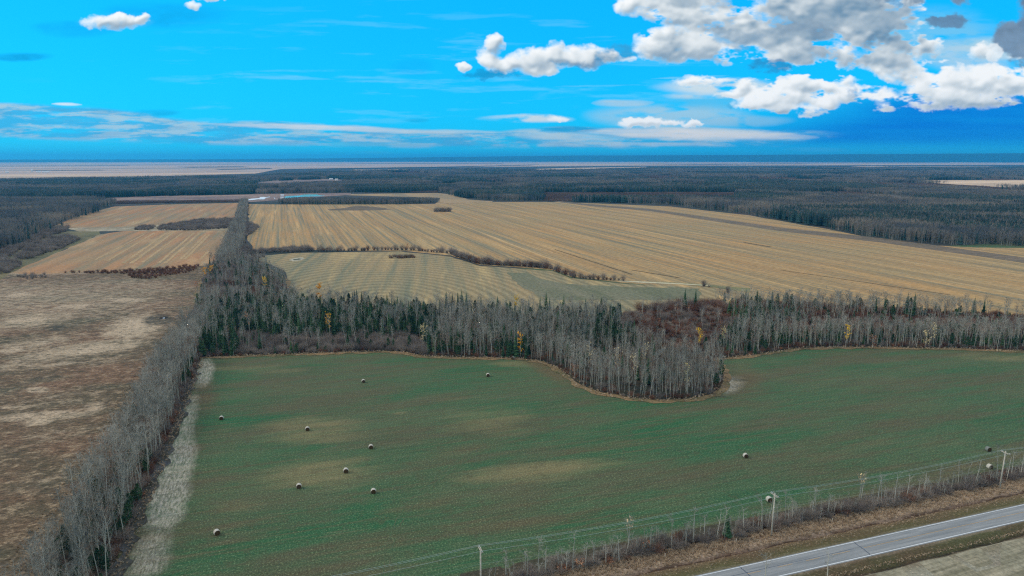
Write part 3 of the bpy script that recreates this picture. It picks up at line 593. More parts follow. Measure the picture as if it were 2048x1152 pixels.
# ---- stubble fields beyond
tan = dict(base=S(176, 146, 98), second=S(190, 144, 88), third=S(142, 130, 98))
east_mat = field_mat('tan stubble', S(166, 140, 98), S(178, 140, 92), S(120, 118, 98), (0.28, 0.0022), 0.009, 0.30, (0.72, 1.3), 0, 31, 0.94, S(206, 170, 118))
EAST = [(497, 408), (560, 409), (870, 408), (985, 404), (1110, 404), (1220, 408), (1340, 413), (1500, 431), (1680, 463), (1760, 479), (1870, 491), (1950, 495), (2048, 496), (2400, 520), (2900, 700), (2300, 690), (2048, 660), (1700, 640), (1460, 640), (1430, 580), (1250, 566), (1140, 553), (1105, 540), (960, 530), (900, 511), (810, 502), (620, 500), (505, 500), (495, 470), (497, 440)]
sheet('stubble_field', world_poly(EAST), 0.05, east_mat, 25, 2, 'wide golden stubble field beyond the shrub row')
sheet('stubble_field', world_poly([(640, 389), (870, 386), (905, 389), (935, 399), (985, 402.5), (985, 404), (870, 408), (880, 396)]), 0.2, field_mat('pale tan stubble', S(160, 138, 104), S(172, 144, 108), S(136, 124, 100), (0.02, 0.004), 0.004, 0.2, (0.85, 1.2)), 25, 3, 'small tan clearing behind the far copse')
sheet('farm_track', world_poly([(1110, 403.5), (1180, 412), (1300, 422), (1420, 441), (1560, 462), (1760, 485), (1960, 513), (2048, 526), (2300, 560), (2300, 548), (2048, 515), (1960, 503), (1760, 476), (1560, 455), (1420, 435), (1300, 418), (1200, 410), (1115, 402)]), 0.09, field_mat('track earth', S(112, 100, 86), S(98, 92, 80), S(128, 112, 92), (0.004, 0.2), 0.02, 0.3), 25, 1, 'grey earth track along the far side of the golden field')
inner_mat = field_mat('inner stubble', S(146, 134, 102), S(162, 140, 102), S(122, 122, 98), (0.12, 0.004), 0.006, 0.5, (0.7, 1.3), R(12), None, 1, S(190, 166, 116))
_t = inner_mat.node_tree; _cx, _cy = at(770, 606)
_bc = _t.nodes['Principled BSDF'].inputs['Base Color']; _src = _bc.links[0].from_socket
_mp = _t.nodes.new('ShaderNodeMapping'); _mp.inputs['Location'].default_value = (-_cx*1.25, -_cy*0.8, 0); _mp.inputs['Scale'].default_value = (1.25, 0.8, 1); _t.links.new(_t.nodes.new('ShaderNodeNewGeometry').outputs['Position'], _mp.inputs[0])
_w = _t.nodes.new('ShaderNodeTexWave'); _w.wave_type = 'RINGS'; _w.rings_direction = 'Z'; _w.inputs['Scale'].default_value = 0.036; _w.inputs['Distortion'].default_value = 5.0; _w.inputs['Detail'].default_value = 3; _w.inputs['Detail Scale'].default_value = 0.05; _t.links.new(_mp.outputs[0], _w.inputs[0])
_mr = _t.nodes.new('ShaderNodeMapRange'); _t.links.new(_w.outputs[1], _mr.inputs[0]); _mr.inputs[1].default_value = 0.1; _mr.inputs[2].default_value = 0.9; _mr.inputs[3].default_value = 0.84; _mr.inputs[4].default_value = 1.10
_cc = _t.nodes.new('ShaderNodeMix'); _cc.data_type = 'RGBA'; _cc.blend_type = 'MULTIPLY'; _cc.inputs[0].default_value = 1; _g = _t.nodes.new('ShaderNodeCombineColor')
for _i in range(3): _t.links.new(_mr.outputs[0], _g.inputs[_i])
_t.links.new(_src, _cc.inputs[6]); _t.links.new(_g.outputs[0], _cc.inputs[7]); _t.links.new(_cc.outputs[2], _bc)
sheet('stubble_field', world_poly([(500, 520), (520, 512), (590, 506), (800, 503), (900, 513), (960, 532), (1105, 542), (1140, 556), (1250, 568), (1430, 576), (1470, 660), (380, 660), (520, 575), (575, 560), (572, 545), (540, 528)]), 0.06, inner_mat, 12, 0.8, 'olive stubble field between shrub row and woods')
sheet('stubble_field', world_poly([(1015, 545), (1055, 546), (1075, 556), (1130, 568), (1250, 574), (1400, 577), (1400, 600), (1100, 600), (1050, 578), (1030, 562)]), 0.10, field_mat('dark damp stubble', S(112, 114, 90), S(124, 120, 98), S(100, 104, 80), (0.05, 0.01), 0.01, 0.5), 6, 1.6, 'dark green corner of the olive field')
sheet('headland', world_poly([(1250, 563), (1330, 567), (1410, 573), (1500, 585), (1500, 577), (1410, 569), (1330, 564)]), 0.14, field_mat('headland grass', S(112, 116, 74), S(150, 138, 108), S(98, 100, 66), (0.05, 0.01), 0.02, 0.6), 10, 0.6, 'pale grass headland right of the shrub row')
sheet('dry_pond', world_poly([(578, 520), (590, 516), (605, 515), (609, 518), (600, 521), (585, 523)]), 0.12, simple('pond rim clay', S(186, 180, 160), 0.9, 0.1, 0.2), 3, 0.8, 'pale dried pond in the olive field')
sheet('dry_pond_bed', world_poly([(586, 519), (598, 517), (604, 518), (597, 520), (588, 521)]), 0.16, simple('pond bed', S(96, 100, 84), 0.9, 0.1, 0.2), 3, 0.5, 'dark bed of the dried pond')
sheet('dark_plot', world_poly([(655, 419), (690, 416), (715, 411), (770, 416), (782, 419), (740, 421), (660, 421)]), 0.12, simple('dark worked soil', S(122, 108, 90), 0.9, 0.1, 0.05), 15, 1.5, 'dark worked plot in front of the far copse')
left_mat = field_mat('left stubble', S(156, 130, 98), S(170, 124, 86), S(132, 122, 98), (0.10, 0.004), 0.006, 0.4, (0.72, 1.3), R(2), 19, 0.94, S(184, 156, 116))
sheet('stubble_field', world_poly([(105, 453), (160, 430), (230, 413), (350, 408.5), (484, 405.5), (478, 425), (468, 441), (330, 449), (270, 453), (140, 456)]), 0.06, left_mat, 20, 1.5, 'upper tan field left of the straight tree belt')
sheet('stubble_field', world_poly([(20, 546), (200, 469), (250, 462), (462, 461), (445, 500), (425, 530), (300, 540), (200, 544), (60, 549)]), 0.06, left_mat, 15, 1.2, 'lower tan field left of the straight tree belt')
sheet('marsh_strip', world_poly([(130, 456), (270, 453), (330, 449), (468, 441), (462, 461), (250, 462), (160, 463)]), 0.08, field_mat('marsh reeds', S(150, 138, 112), S(92, 86, 70), S(188, 176, 150), (0.03, 0.03), 0.03, 0.2, (0.6, 1.4)), 10, 1.5, 'pale marshy strip between the two left fields')
sheet('rough_grass', world_poly([(-300, 620), (-300, 545), (0, 500), (105, 462), (200, 462), (200, 469), (20, 546), (-20, 570)]), 0.045, field_mat('rough olive grass', S(104, 104, 74), S(126, 114, 82), S(88, 88, 66), (0.03, 0.02), 0.02, 0.5), 15, 1.5, 'rough olive grass between the willow thickets')
swath = field_mat('pale swath', S(180, 152, 112), S(170, 144, 106), S(156, 136, 102), (0.2, 0.02), 0.02, 0.8)
for k, (a, b, c_, d_, w_) in enumerate([(419, 469, 369, 519, 1.5), (412, 469, 361, 519, 1.3), (399, 466, 330, 527, 1.4), (388, 466, 318, 526, 1.4), (365, 466, 285, 525, 1.2), (345, 466, 262, 527, 1.6), (333, 466, 246, 527, 1.4), (309, 466, 215, 522, 1.3), (450, 468, 442, 478, 1.6), (416, 503, 402, 518, 1.4), (290, 468, 190, 520, 1.0)]):
    (x0_, y0_), (x1_, y1_) = at(a, b), at(c_, d_); sheet('stubble_swath', [(x1_-w_, y1_), (x1_+w_, y1_), (x0_+w_, y0_), (x0_-w_, y0_)], 0.10+0.002*k, swath, 4, 0.5, 'pale swath line down the lower left tan field')
dark_rut = field_mat('dark rut', S(92, 78, 56), S(104, 84, 60), S(80, 72, 54), (0.2, 0.2), 0.05, 0.8)
for k, (a, b, c_, d_, w_, lab) in enumerate([(1110, 499, 1264, 549, 0.8, 'long dark rut crossing the golden field'), (1488, 485, 1542, 494, 1.6, 'short dark streak in the golden field'), (1262, 540, 1360, 556, 1.0, 'dark rut near the end of the shrub row'), (1560, 540, 1900, 590, 0.7, 'faint dark rut in the near part of the golden field')]):
    (x0_, y0_), (x1_, y1_) = at(a, b), at(c_, d_); L_ = math.hypot(x1_-x0_, y1_-y0_); nx_, ny_ = -(y1_-y0_)/L_*w_, (x1_-x0_)/L_*w_; sheet('rut', [(x0_-nx_, y0_-ny_), (x1_-nx_, y1_-ny_), (x1_+nx_, y1_+ny_), (x0_+nx_, y0_+ny_)], 0.11+0.002*k, dark_rut, 6, 0.25, lab)
faint = field_mat('flattened crop', S(82, 98, 72), S(70, 96, 66), S(92, 92, 70), (0.3, 0.3), 0.1, 1.4)
for k, off in enumerate((0, 2.1)):
    pts = [at(*q) for q in ((1148, 842), (1060, 866), (985, 885), (930, 912), (870, 955), (820, 1000), (792, 1040), (772, 1090), (765, 1160))]; L_ = [(x+off*0.4, y-off) for x, y in pts]
    sheet('wheel_track', [(x, y+.2) for x, y in L_]+[(x+.1, y-.2) for x, y in L_[::-1]], 0.04+0.003*k, faint, 1.5, 0.12, 'faint wheel track curving down the green field')
sheet('headland', world_poly([(1235, 561.5), (1300, 564), (1420, 570.5), (1420, 572), (1300, 566.5), (1240, 563.4)]), 0.18, simple('chaff line', S(206, 196, 164), 0.9, 0.1, 0.3, 0.25), 5, 0.5, 'pale chaff line right of the shrub row')
# ---- woodland floor with its dry grass margin (the outline of the central woods)
WOODS = [(396, 716), (440, 713), (520, 710), (640, 706), (760, 702), (810, 704), (850, 712), (930, 714), (1035, 716), (1080, 722), (1115, 734), (1140, 752), (1165, 772), (1205, 786), (1260, 796), (1320, 800), (1380, 797), (1425, 788), (1442, 772), (1446, 755), (1434, 735), (1424, 718), (1470, 714), (1530, 706), (1590, 697), (1680, 694), (1800, 695), (1920, 697), (2048, 702), (2400, 716),
         (2500, 640), (2300, 640), (2048, 634), (1900, 626), (1800, 620), (1650, 610), (1500, 606), (1400, 612), (1300, 618), (1240, 632), (1100, 632), (900, 628), (760, 618), (600, 606), (578, 590), (570, 562), (540, 545), (520, 524), (420, 528), (408, 560), (396, 620)]
WOODS_W = world_poly(WOODS)
def grown(poly, d):
    a = np.array(poly); area = 0.5*np.sum(a[:, 0]*np.roll(a[:, 1], -1)-np.roll(a[:, 0], -1)*a[:, 1]); t = np.roll(a, -1, 0)-np.roll(a, 1, 0); t /= np.linalg.norm(t, axis=1, keepdims=True)
    nrm = np.stack([t[:, 1], -t[:, 0]], 1)*(1 if area > 0 else -1); return [tuple(q) for q in a+nrm*d]
sheet('dry_grass_margin', grown(WOODS_W, 3.4), 0.12, field_mat('dry margin grass', S(120, 104, 76), S(150, 122, 90), S(84, 86, 60), (0.1, 0.1), 0.05, 1.0), 3, 1.3, 'strip of dry tan grass round the woods')
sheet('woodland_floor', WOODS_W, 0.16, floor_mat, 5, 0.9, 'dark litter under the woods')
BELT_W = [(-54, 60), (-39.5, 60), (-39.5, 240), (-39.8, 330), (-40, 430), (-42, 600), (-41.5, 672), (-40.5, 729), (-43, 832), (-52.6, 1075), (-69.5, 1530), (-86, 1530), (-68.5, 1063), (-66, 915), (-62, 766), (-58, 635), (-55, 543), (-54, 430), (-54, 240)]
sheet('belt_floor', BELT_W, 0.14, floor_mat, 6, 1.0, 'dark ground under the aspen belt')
sheet('frost_shade_strip', [(-40.5, 64), (-38.6, 64), (-37.6, 150), (-37.0, 230), (-38.0, 310), (-40.2, 322), (-40.5, 230)], 0.15, field_mat('litter with painted shade', S(74, 72, 62), S(92, 94, 96), S(58, 56, 44), (0.2, 0.06), 0.08, 0.9, (0.45, 1.5)), 2.5, 1.3, 'frosty litter with bluish painted shade along the foot of the belt')  # the belt's bluish shade is painted into the frosty litter colours
# ---- far bare ground, brush flats and distant crop land
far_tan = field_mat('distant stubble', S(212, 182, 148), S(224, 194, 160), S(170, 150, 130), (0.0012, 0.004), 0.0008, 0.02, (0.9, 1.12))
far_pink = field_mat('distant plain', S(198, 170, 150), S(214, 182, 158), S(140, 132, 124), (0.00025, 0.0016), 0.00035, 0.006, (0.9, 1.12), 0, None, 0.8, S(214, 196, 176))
sheet('distant_plain', world_poly([(-900, 360), (0, 358), (200, 357), (330, 352.5), (510, 347.5), (560, 338.5), (900, 335), (1080, 333), (1300, 331.5), (1600, 331), (2048, 330), (2900, 330), (2900, 318.75), (-900, 318.75)]), 1.0, far_pink, 0, 0, 'pinkish farm plain along the horizon')
for k, (q, lab) in enumerate([([(-300, 357), (210, 356.5), (330, 352), (200, 350), (-300, 350)], 'bright tan field at the edge of the left plain'), ([(335, 351), (505, 347.2), (505, 345.6), (345, 349)], 'thin pale field below the left plain'), ([(375, 324.2), (520, 324.2), (518, 323.4), (380, 323.3)], 'pale strip near the left horizon'), ([(90, 328.5), (190, 329), (185, 326.8), (110, 327)], 'small pale field high on the left plain'),
          ([(1790, 361), (2150, 360.5), (2150, 379), (2000, 375), (1900, 369)], 'long tan field in the dark woods on the right'), ([(1450, 336.3), (1615, 334.6), (1610, 333.6), (1455, 334.8)], 'sliver of pale field far right of centre'), ([(1350, 337.6), (1420, 337), (1400, 335.4), (1355, 336)], 'small pale field in the far woods'), ([(1060, 341), (1200, 339.5), (1310, 337), (1290, 333.8), (1150, 336), (1075, 338)], 'greyish field across the far woods'),
          ([(935, 334), (1180, 330), (1280, 329.6), (1210, 328.2), (960, 331.5)], 'bright golden strip near the horizon'), ([(1260, 329.2), (1480, 328), (1480, 326.8), (1270, 327.2)], 'pale strip right of the golden one'), ([(1960, 404), (2100, 403), (2100, 401.2), (1990, 401.4)], 'thin clearing in the woods at far right'), ([(1770, 418), (1815, 418), (1810, 415.5), (1775, 416)], 'small clearing in the right woods'), ([(1300, 331.2), (1700, 330.6), (1900, 329.4), (1700, 328.8), (1320, 330)], 'thin pale field crossing the far woods at right'), ([(1700, 334), (1990, 333), (1960, 332.2), (1720, 332.9)], 'very thin pale field low in the far woods'), ([(700, 340.8), (830, 340), (820, 339.2), (710, 339.8)], 'thin pale field in the far woods left of centre')]):
    sheet('distant_field', world_poly(q), 1.4, far_tan, 0, 0, lab)
for k, q in enumerate([[(560, 338.5), (900, 333.2), (1080, 329.4), (1060, 331), (900, 335)], [(1260, 327.9), (1600, 327.4), (1640, 328.4), (1400, 329.4)], [(350, 334), (480, 333), (500, 334.4), (380, 335.2)], [(1500, 332), (1900, 330.5), (2300, 330), (2300, 332), (1800, 333)], [(60, 341), (200, 340), (210, 341), (70, 341.8)], [(430, 338.6), (540, 336.6), (545, 338), (440, 339.6)], [(0, 332), (250, 331.3), (260, 332), (0, 332.8)], [(700, 327.2), (1000, 326.4), (1010, 327), (720, 327.8)], [(1500, 325.4), (1900, 325), (1900, 325.6), (1520, 326)]]):
    sheet('distant_wood', world_poly(q), 1.8, far_wood_mat, 0, 0, 'dark strip of woodland on the distant plain')
sheet('far_clearing', world_poly([(515, 366), (560, 360), (655, 358.5), (690, 361), (640, 366), (520, 369)]), 1.4, field_mat('far pink brush', S(128, 112, 108), S(110, 98, 98), S(140, 122, 112), (0.002, 0.01), 0.01, 0.05), 0, 0, 'dull pinkish clearing beside the far woods')
sheet('bare_strip', world_poly([(185, 398), (300, 391), (510, 388), (700, 386), (700, 390), (560, 400), (500, 404.5), (480, 399), (300, 402), (210, 403)]), 0.25, field_mat('pinkish bare ground', S(132, 112, 104), S(108, 96, 96), S(158, 136, 122), (0.004, 0.03), 0.02, 0.1), 30, 3, 'pinkish bare strip behind the upper left field')
water = NT('water with painted sky tint'); water.b.inputs['Roughness'].default_value = 0.12; water.b.inputs['Specular IOR Level'].default_value = 0.6
water.out(water.mix(water.rng(water.noise(water.mapping(water.pos(), (0.02, 0.05, 1)), 1.0, 3), 0.4, 0.6), S(120, 230, 235), S(170, 240, 242)))  # turquoise base colour has the sky's reflection painted in
ice = simple('thin white ice', S(236, 240, 242), 0.4, 0.5, 0.05, 0.1)
sheet('pond', world_poly([(568, 395.2), (573, 392.4), (600, 391.4), (605, 389.4), (634, 388.9), (639, 391.0), (650, 391.6), (640, 393), (600, 394), (585, 396.5), (570, 397)]), 0.45, water.m, 10, 3, 'bright turquoise pond beyond the copse')
sheet('pond', world_poly([(494, 400), (504, 397.6), (519, 396.5), (520, 394.6), (528, 394), (531, 395), (538, 393.6), (540, 394.6), (532, 396), (529, 399), (515, 399), (497, 401)]), 0.45, ice, 10, 2, 'white frozen pond right of the straight belt')
for k, q in enumerate([[(561, 389.3), (568, 389.3), (568, 390.4), (561, 390.4)], [(561, 391.8), (568, 391.8), (568, 393), (561, 393)], [(561, 395.4), (568, 395.2), (568, 396.6), (561, 397)], [(547, 395.3), (551, 397), (549.5, 398)], [(466, 400.4), (469, 400.2), (469, 401), (466, 401.2)], [(471, 400.2), (475, 400), (475, 401), (471, 401.1)]]):
    sheet('ice_or_glint_patch', world_poly(q), 0.5, ice, 0, 0, 'small white ice patch near the far ponds')
sheet('farm_pond', world_poly([(318, 637), (321, 634.5), (332, 633.5), (337, 635), (331, 637.5), (322, 638.2)]), 0.06, NT('dark pond water').out(S(40, 40, 38)), 2, 0.3, 'small dark dugout pond in the pasture')
sheet('ice_or_glint_patch', world_poly([(325, 636.2), (329, 635.4), (330, 636.6), (326, 637)]), 0.08, ice, 0, 0, 'painted white sky reflection on the pasture dugout')  # white sky reflection painted as a sheet, using the ice material
# ---- hills on the horizon
def hill(name, pts, dist, depth, label, seed):
    """a long low rise: profile given as photo pixels along its skyline"""
    g = np.random.RandomState(seed); V = []; F = []; xs = np.linspace(pts[0][0], pts[-1][0], 140); ys = np.interp(xs, [p[0] for p in pts], [p[1] for p in pts])
    for x, y in zip(xs, ys):
        d = FW + RT*(x-1024)/FOCAL + UP*(576-y)/FOCAL; t = dist/math.hypot(d[0], d[1]); cx, cy, cz = d[0]*t, d[1]*t, HEIGHT+d[2]*t; u = np.array([d[0], d[1]])/math.hypot(d[0], d[1])
        cz = max(cz, 2)+g.rand()*2.5
        for o_, k_ in ((-depth, 0), (-depth*0.45, 0.62), (0, 1), (depth*0.6, 0.6), (depth, 0)): V.append((cx+u[0]*o_, cy+u[1]*o_, cz*k_-1*(k_ == 0)))
    for i in range(139):
        for j in range(4): a = i*5+j; F.append((a, a+5, a+6, a+1))
    o = link(name, new_mesh(name, V, F, [simple('dark ridge forest', S(40, 58, 62), 0.95, 0.05, 0.001, 0.3)], smooth=True)); tag(o, label, None, None, 'structure')
hill('hills', [(-700, 319.5), (0, 319.2), (400, 318.6), (700, 316.2), (1000, 313), (1160, 311), (1280, 310.8), (1500, 310), (1700, 308.5), (2048, 306.5), (2800, 306)], 24000, 1600, 'long blue wooded ridge on the horizon', 3)
# ---- highway, verge and the field beyond it
PROFILE = [(95, 0.32), (101.4, 0.34), (102.0, 0.10), (102.5, 0.08), (103.1, 0.38), (105.4, 0.62), (106.2, 0.74), (112.7, 0.74), (113.6, 0.62), (116.6, 0.40), (117.2, 0.10), (117.5, 0.10), (118.1, 0.40), (120.5, 0.28), (123, 0.16), (126.5, 0.06), (130, 0.022)]
xs = np.arange(-300, 901, 6.0); g0 = np.random.RandomState(2); V = []; F = []
for i, x in enumerate(xs):
    for j, (y, z) in enumerate(PROFILE): V.append((x, y+(g0.rand()-0.5)*0.3*(0 < j < len(PROFILE)-1 and not 106 < y < 114), z+(g0.rand()-0.3)*0.08*(y > 117 or y < 103)))
m_ = len(PROFILE)
for i in range(len(xs)-1):
    for j in range(m_-1): a = i*m_+j; F.append((a, a+m_, a+m_+1, a+1))
link('roadside_verge', new_mesh('roadside_verge', V, F, [verge_mat()])); tag(bpy.data.objects['roadside_verge'], 'grassy verge and ditches on both sides of the highway', None, None, 'structure')
plough = field_mat('pale bottom stubble', S(146, 142, 122), S(168, 158, 134), S(116, 112, 92), (0.02, 0.5), 0.05, 1.3, (0.6, 1.4), R(-3))
sheet('pale_field', [(-400, 20), (900, 20), (900, 101.5), (-400, 101.5)], 0.36, plough, 5, 0.35, 'pale stubble field at the bottom right corner')
def asphalt():
    t = NT('worn grey asphalt'); p = t.pos(); t.b.inputs['Roughness'].default_value = 0.75
    c = t.mix(t.rng(t.noise(t.mapping(p, (0.06, 1.1, 1)), 1.0, 4, 0.6), 0.35, 0.68), S(124, 128, 130), S(158, 160, 160))
    c = t.mix(t.rng(t.noise(p, 3.0, 4, 0.7), 0.4, 0.7, 0, 0.35), c, S(104, 110, 114)); return t.out(c, t.noise(p, 6.0, 3), 0.15, 0.03)
def road_strip(name, y0, y1, z, mat, x0=-300, x1=900, label=None, parent=None):
    n = max(1, int((x1-x0)/12)); V = []; F = []
    for i in range(n+1):
        x = x0+(x1-x0)*i/n; V += [(x, y0, z(y0) if callable(z) else z), (x, (y0+y1)/2, z((y0+y1)/2) if callable(z) else z), (x, y1, z(y1) if callable(z) else z)]
    for i in range(n):
        for j in (0, 1): a = i*3+j; F.append((a, a+3, a+4, a+1))
    o = link(name, new_mesh(name, V, F, [mat]), parent); o['kind'] = 'structure'
    if label: o['label'] = label
    return o
crown_z = lambda y: 0.75+0.10*(1-((y-109.4)/3.3)**2)
road = road_strip('road', 106.3, 112.5, crown_z, asphalt(), label='two lane grey highway crossing the bottom right corner')
paint = simple('white road paint', S(222, 226, 228), 0.6, 0.3, 1.5, 0.12); yellow = simple('faded yellow road paint', S(186, 160, 122), 0.7, 0.2, 0.8, 0.25); tar = simple('dark crack sealant', S(72, 82, 100), 0.6, 0.3)
lift = lambda k: (lambda y: crown_z(y)+k)
road_strip('edge_line', 112.0, 112.2, lift(0.012), paint, label='white edge line on the far side of the highway')
road_strip('edge_line', 106.58, 106.78, lift(0.012), paint, label='white edge line on the near side of the highway')
x_crack = at(1720, 1094, 0.8)[0]
road_strip('centre_line', 109.3, 109.46, lift(0.012), yellow, x_crack+0.6, 900, 'solid faded yellow centre line right of the crack')
for k, (a, b) in enumerate([(1655, 1690), (1602, 1630), (1545, 1575), (1485, 1512), (1425, 1450)]):
    xa = at(a, 1103+(1655-a)*0.215, 0.8)[0]; xb = at(b, 1103+(1655-b)*0.215, 0.8)[0]; road_strip('centre_line', 109.3, 109.46, lift(0.012), yellow, xa, xb, 'faded yellow centre dash left of the crack')
def crack(xa, xb, lab):
    g = random.Random(int(xa)); V = []; n = 12
    for i in range(n+1):
        y = 106.4+6.0*i/n; x = xa+(xb-xa)*i/n+g.uniform(-.12, .12); z = crown_z(y)+0.006; V += [(x-0.10, y, z), (x+0.10, y, z)]
    o = link('road_crack', new_mesh('road_crack', V, [(2*i, 2*i+1, 2*i+3, 2*i+2) for i in range(n)], [tar])); tag(o, lab, None, None, 'structure')
crack(at(1732, 1104, .8)[0], at(1708, 1084, .8)[0], 'sealed crack across the highway'); crack(at(1500, 1152, .8)[0], at(1480, 1134, .8)[0], 'sealed crack nearer the bottom edge')
road_strip('road_seam', 109.8, 109.9, lift(0.006), tar, 60, x_crack-2, 'thin dark seam along the highway centre')
# ================================================================ plants in place
g_ = np.random.RandomState(11)
KINDS = {'aspen': [[], []], 'spruce': [[], []], 'shrub': [[], []], 'brush': [[], []]}   # kind -> list of (x, y, z, scale)
plants = {k: [] for k in ('aspen', 'conifer', 'shrub', 'brush')}
def put(kind, x, y, s, zone): plants[kind].append((x, y, s, zone))
BRUSH_ZONE = [(1236, 648), (1245, 620), (1330, 606), (1440, 612), (1468, 648), (1455, 682), (1400, 704), (1330, 702), (1275, 684), (1240, 664)]
WEST_SCRUB = [(385, 640), (400, 575), (410, 540), (440, 520), (520, 520), (560, 545), (582, 575), (582, 596), (480, 604), (396, 612)]
X, Y = scatter(WOODS_W, 2.55, 5); px, py, dist = seen(X, Y)
nz = fbm(X/28, Y/28, 801, 3); nz2 = fbm(X/60, Y/30, 811, 3); u = g_.rand(len(X)); v = g_.rand(len(X))
for i in range(len(X)):
    x, y, a, b = X[i], Y[i], px[i], py[i]
    if x > 560: continue
    s = 0.62+0.48*v[i]**0.7
    if 1190 < a < 1470 and 684 < b < 748: s *= 0.78
    if inside(BRUSH_ZONE, np.array([a]), np.array([b]))[0]:
        if u[i] < 0.72: put('brush' if u[i] < (0.3 if nz[i] > .5 else .5) else 'shrub', x, y, (0.7+0.7*v[i])*(0.75+0.5*nz2[i])*(1.7 if b < 626 else 1), 'brown')
        elif u[i] < (0.95 if b < 622 else 0.78): put('aspen', x, y, 0.55+.25*v[i], 'woods')
    elif inside(WEST_SCRUB, np.array([a]), np.array([b]))[0]:
        right = a > 470 and b < 580
        if u[i] < (0.32 if right else 0.05): put('aspen', x, y, s*0.9, 'scrub')
        elif u[i] < (0.36 if right else 0.06): put('conifer', x, y, s*0.7, 'scrub')
        elif u[i] < 0.75: put('brush' if nz2[i] > 0.55 else 'shrub', x, y, 0.9+0.5*v[i], 'scrub')
    elif a < 480 and b > 688:
        if u[i] < 0.36: put('conifer', x, y, 0.55+0.25*v[i], 'pines')
        elif u[i] < 0.60: put('aspen', x, y, s*0.8, 'woods')
        elif u[i] < 0.8: put('shrub', x, y, 1.0, 'edge')
    elif 470 < a < 850 and b > 676+10*(nz[i]-0.5):
        if u[i] < 0.10: put('aspen', x, y, 0.62+0.3*v[i], 'woods')
        elif u[i] < 0.13: put('conifer', x, y, 0.5+0.2*v[i], 'woods')
        elif u[i] < 0.82: put('shrub', x, y, 0.9+0.65*v[i], 'edge')
    elif a < 880 and b > 622:
        con = 0.60 if 0.40 < nz2[i]+0.12*(a < 800) else 0.26
        if u[i] < con: put('conifer', x, y, 0.50+0.32*v[i], 'woods')
        elif u[i] < 0.93: put('aspen', x, y, s*0.95, 'woods')
    elif a > 1450:
        if 641 < b < 668 and not (a < 1600 and nz[i] > 0.4):
            if u[i] < 0.62: put('brush' if u[i] < 0.35 else 'shrub', x, y, 0.85+0.5*v[i], 'brown')
            elif u[i] < 0.65: put('aspen', x, y, 0.6+0.2*v[i], 'woods')
        else:
            con = 0.12 if b > 668 else (0.30 if a < 1620 and nz[i] > 0.45 else 0.03)
            if u[i] < con: put('conifer', x, y, 0.48+0.3*v[i], 'woods')
            elif u[i] < (0.88 if b > 668 else 0.62): put('aspen', x, y, s*(0.86 if b > 668 else 0.88), 'woods')
            elif b < 668: put('brush', x, y, 1+.5*v[i], 'brown')
    else:
        pen = b > 700-0.0*a and a > 1060
        con = 0.04 if pen else (0.5 if nz[i] > 0.50 else 0.18)
        if u[i] < con: put('conifer', x, y, 0.48+0.34*v[i], 'woods')
        elif u[i] < 0.95: put('aspen', x, y, s*(0.88 if pen else 0.96), 'peninsula' if pen else 'woods')
# dark brush along the foot of the wood edges and under the trees
edge = grown(WOODS_W, -1.5); E_ = smooth_poly(edge, 2.6, 1.6, 9); ex = np.array(E_); epx, epy, _ = seen(ex[:, 0], ex[:, 1])
for (x, y), a, b in zip(E_, epx, epy):
    if b > 668 and -100 < a < 2250: put('brush' if rnd.random() < 0.6 else 'shrub', x, y, rnd.uniform(0.45, 0.95), 'edge')
X, Y = scatter(WOODS_W, 5.2, 61)
for x, y in zip(X, Y):
    if x < 560 and rnd.random() < (0.12 if seen(x, y)[1] > 700 and seen(x, y)[0] > 1060 else 0.42) and not inside(BRUSH_ZONE, *map(np.atleast_1d, seen(x, y)[:2]))[0]: put('conifer', x, y, rnd.uniform(0.28, 0.5), 'woods')
X, Y = scatter(WOODS_W, 6.5, 6)
for x, y in zip(X, Y):
    if x < 560: put('brush' if rnd.random() < .5 else 'shrub', x, y, rnd.uniform(0.5, 0.9), 'under')
# the straight belt
X, Y = scatter(grown(BELT_W, -0.4), 2.05, 15); nb_ = fbm(X/9, Y/14, 840, 3)
for i in range(len(X)):
    x, y = X[i], Y[i]
    if y > 640 and rnd.random() < 0.35: continue
    if y < 330: r_ = rnd.random(); put('conifer', x, y, 0.40+0.5*r_, 'belt') if (nb_[i] > 0.50 and r_ < 0.35) else (put('aspen', x, y, (0.86+0.30*rnd.random())*1, 'belt') if r_ < 0.93 else None)
    elif 385 < y < 610: put('shrub', x, y, 0.8+0.6*rnd.random(), 'belt') if rnd.random() < 0.8 else (put('aspen', x, y, 0.5+.3*rnd.random(), 'belt') if rnd.random() < .4 else None)
    elif y > 820 and rnd.random() < 0.3: put('shrub', x, y, 1.2+0.8*rnd.random(), 'belt')
    else: put('aspen', x, y, 0.75+0.3*rnd.random() if y < 760 else 0.6+0.25*rnd.random(), 'belt') if rnd.random() < 0.8 else put('shrub', x, y, 1.2, 'belt')
for y in np.arange(70, 330, 1.6):
    for k in (0, 1): put('shrub' if rnd.random() < .6 else 'brush', rnd.uniform(-42.5, -40) if k else rnd.uniform(-53, -43), y, rnd.uniform(0.6, 1.3), 'belt')
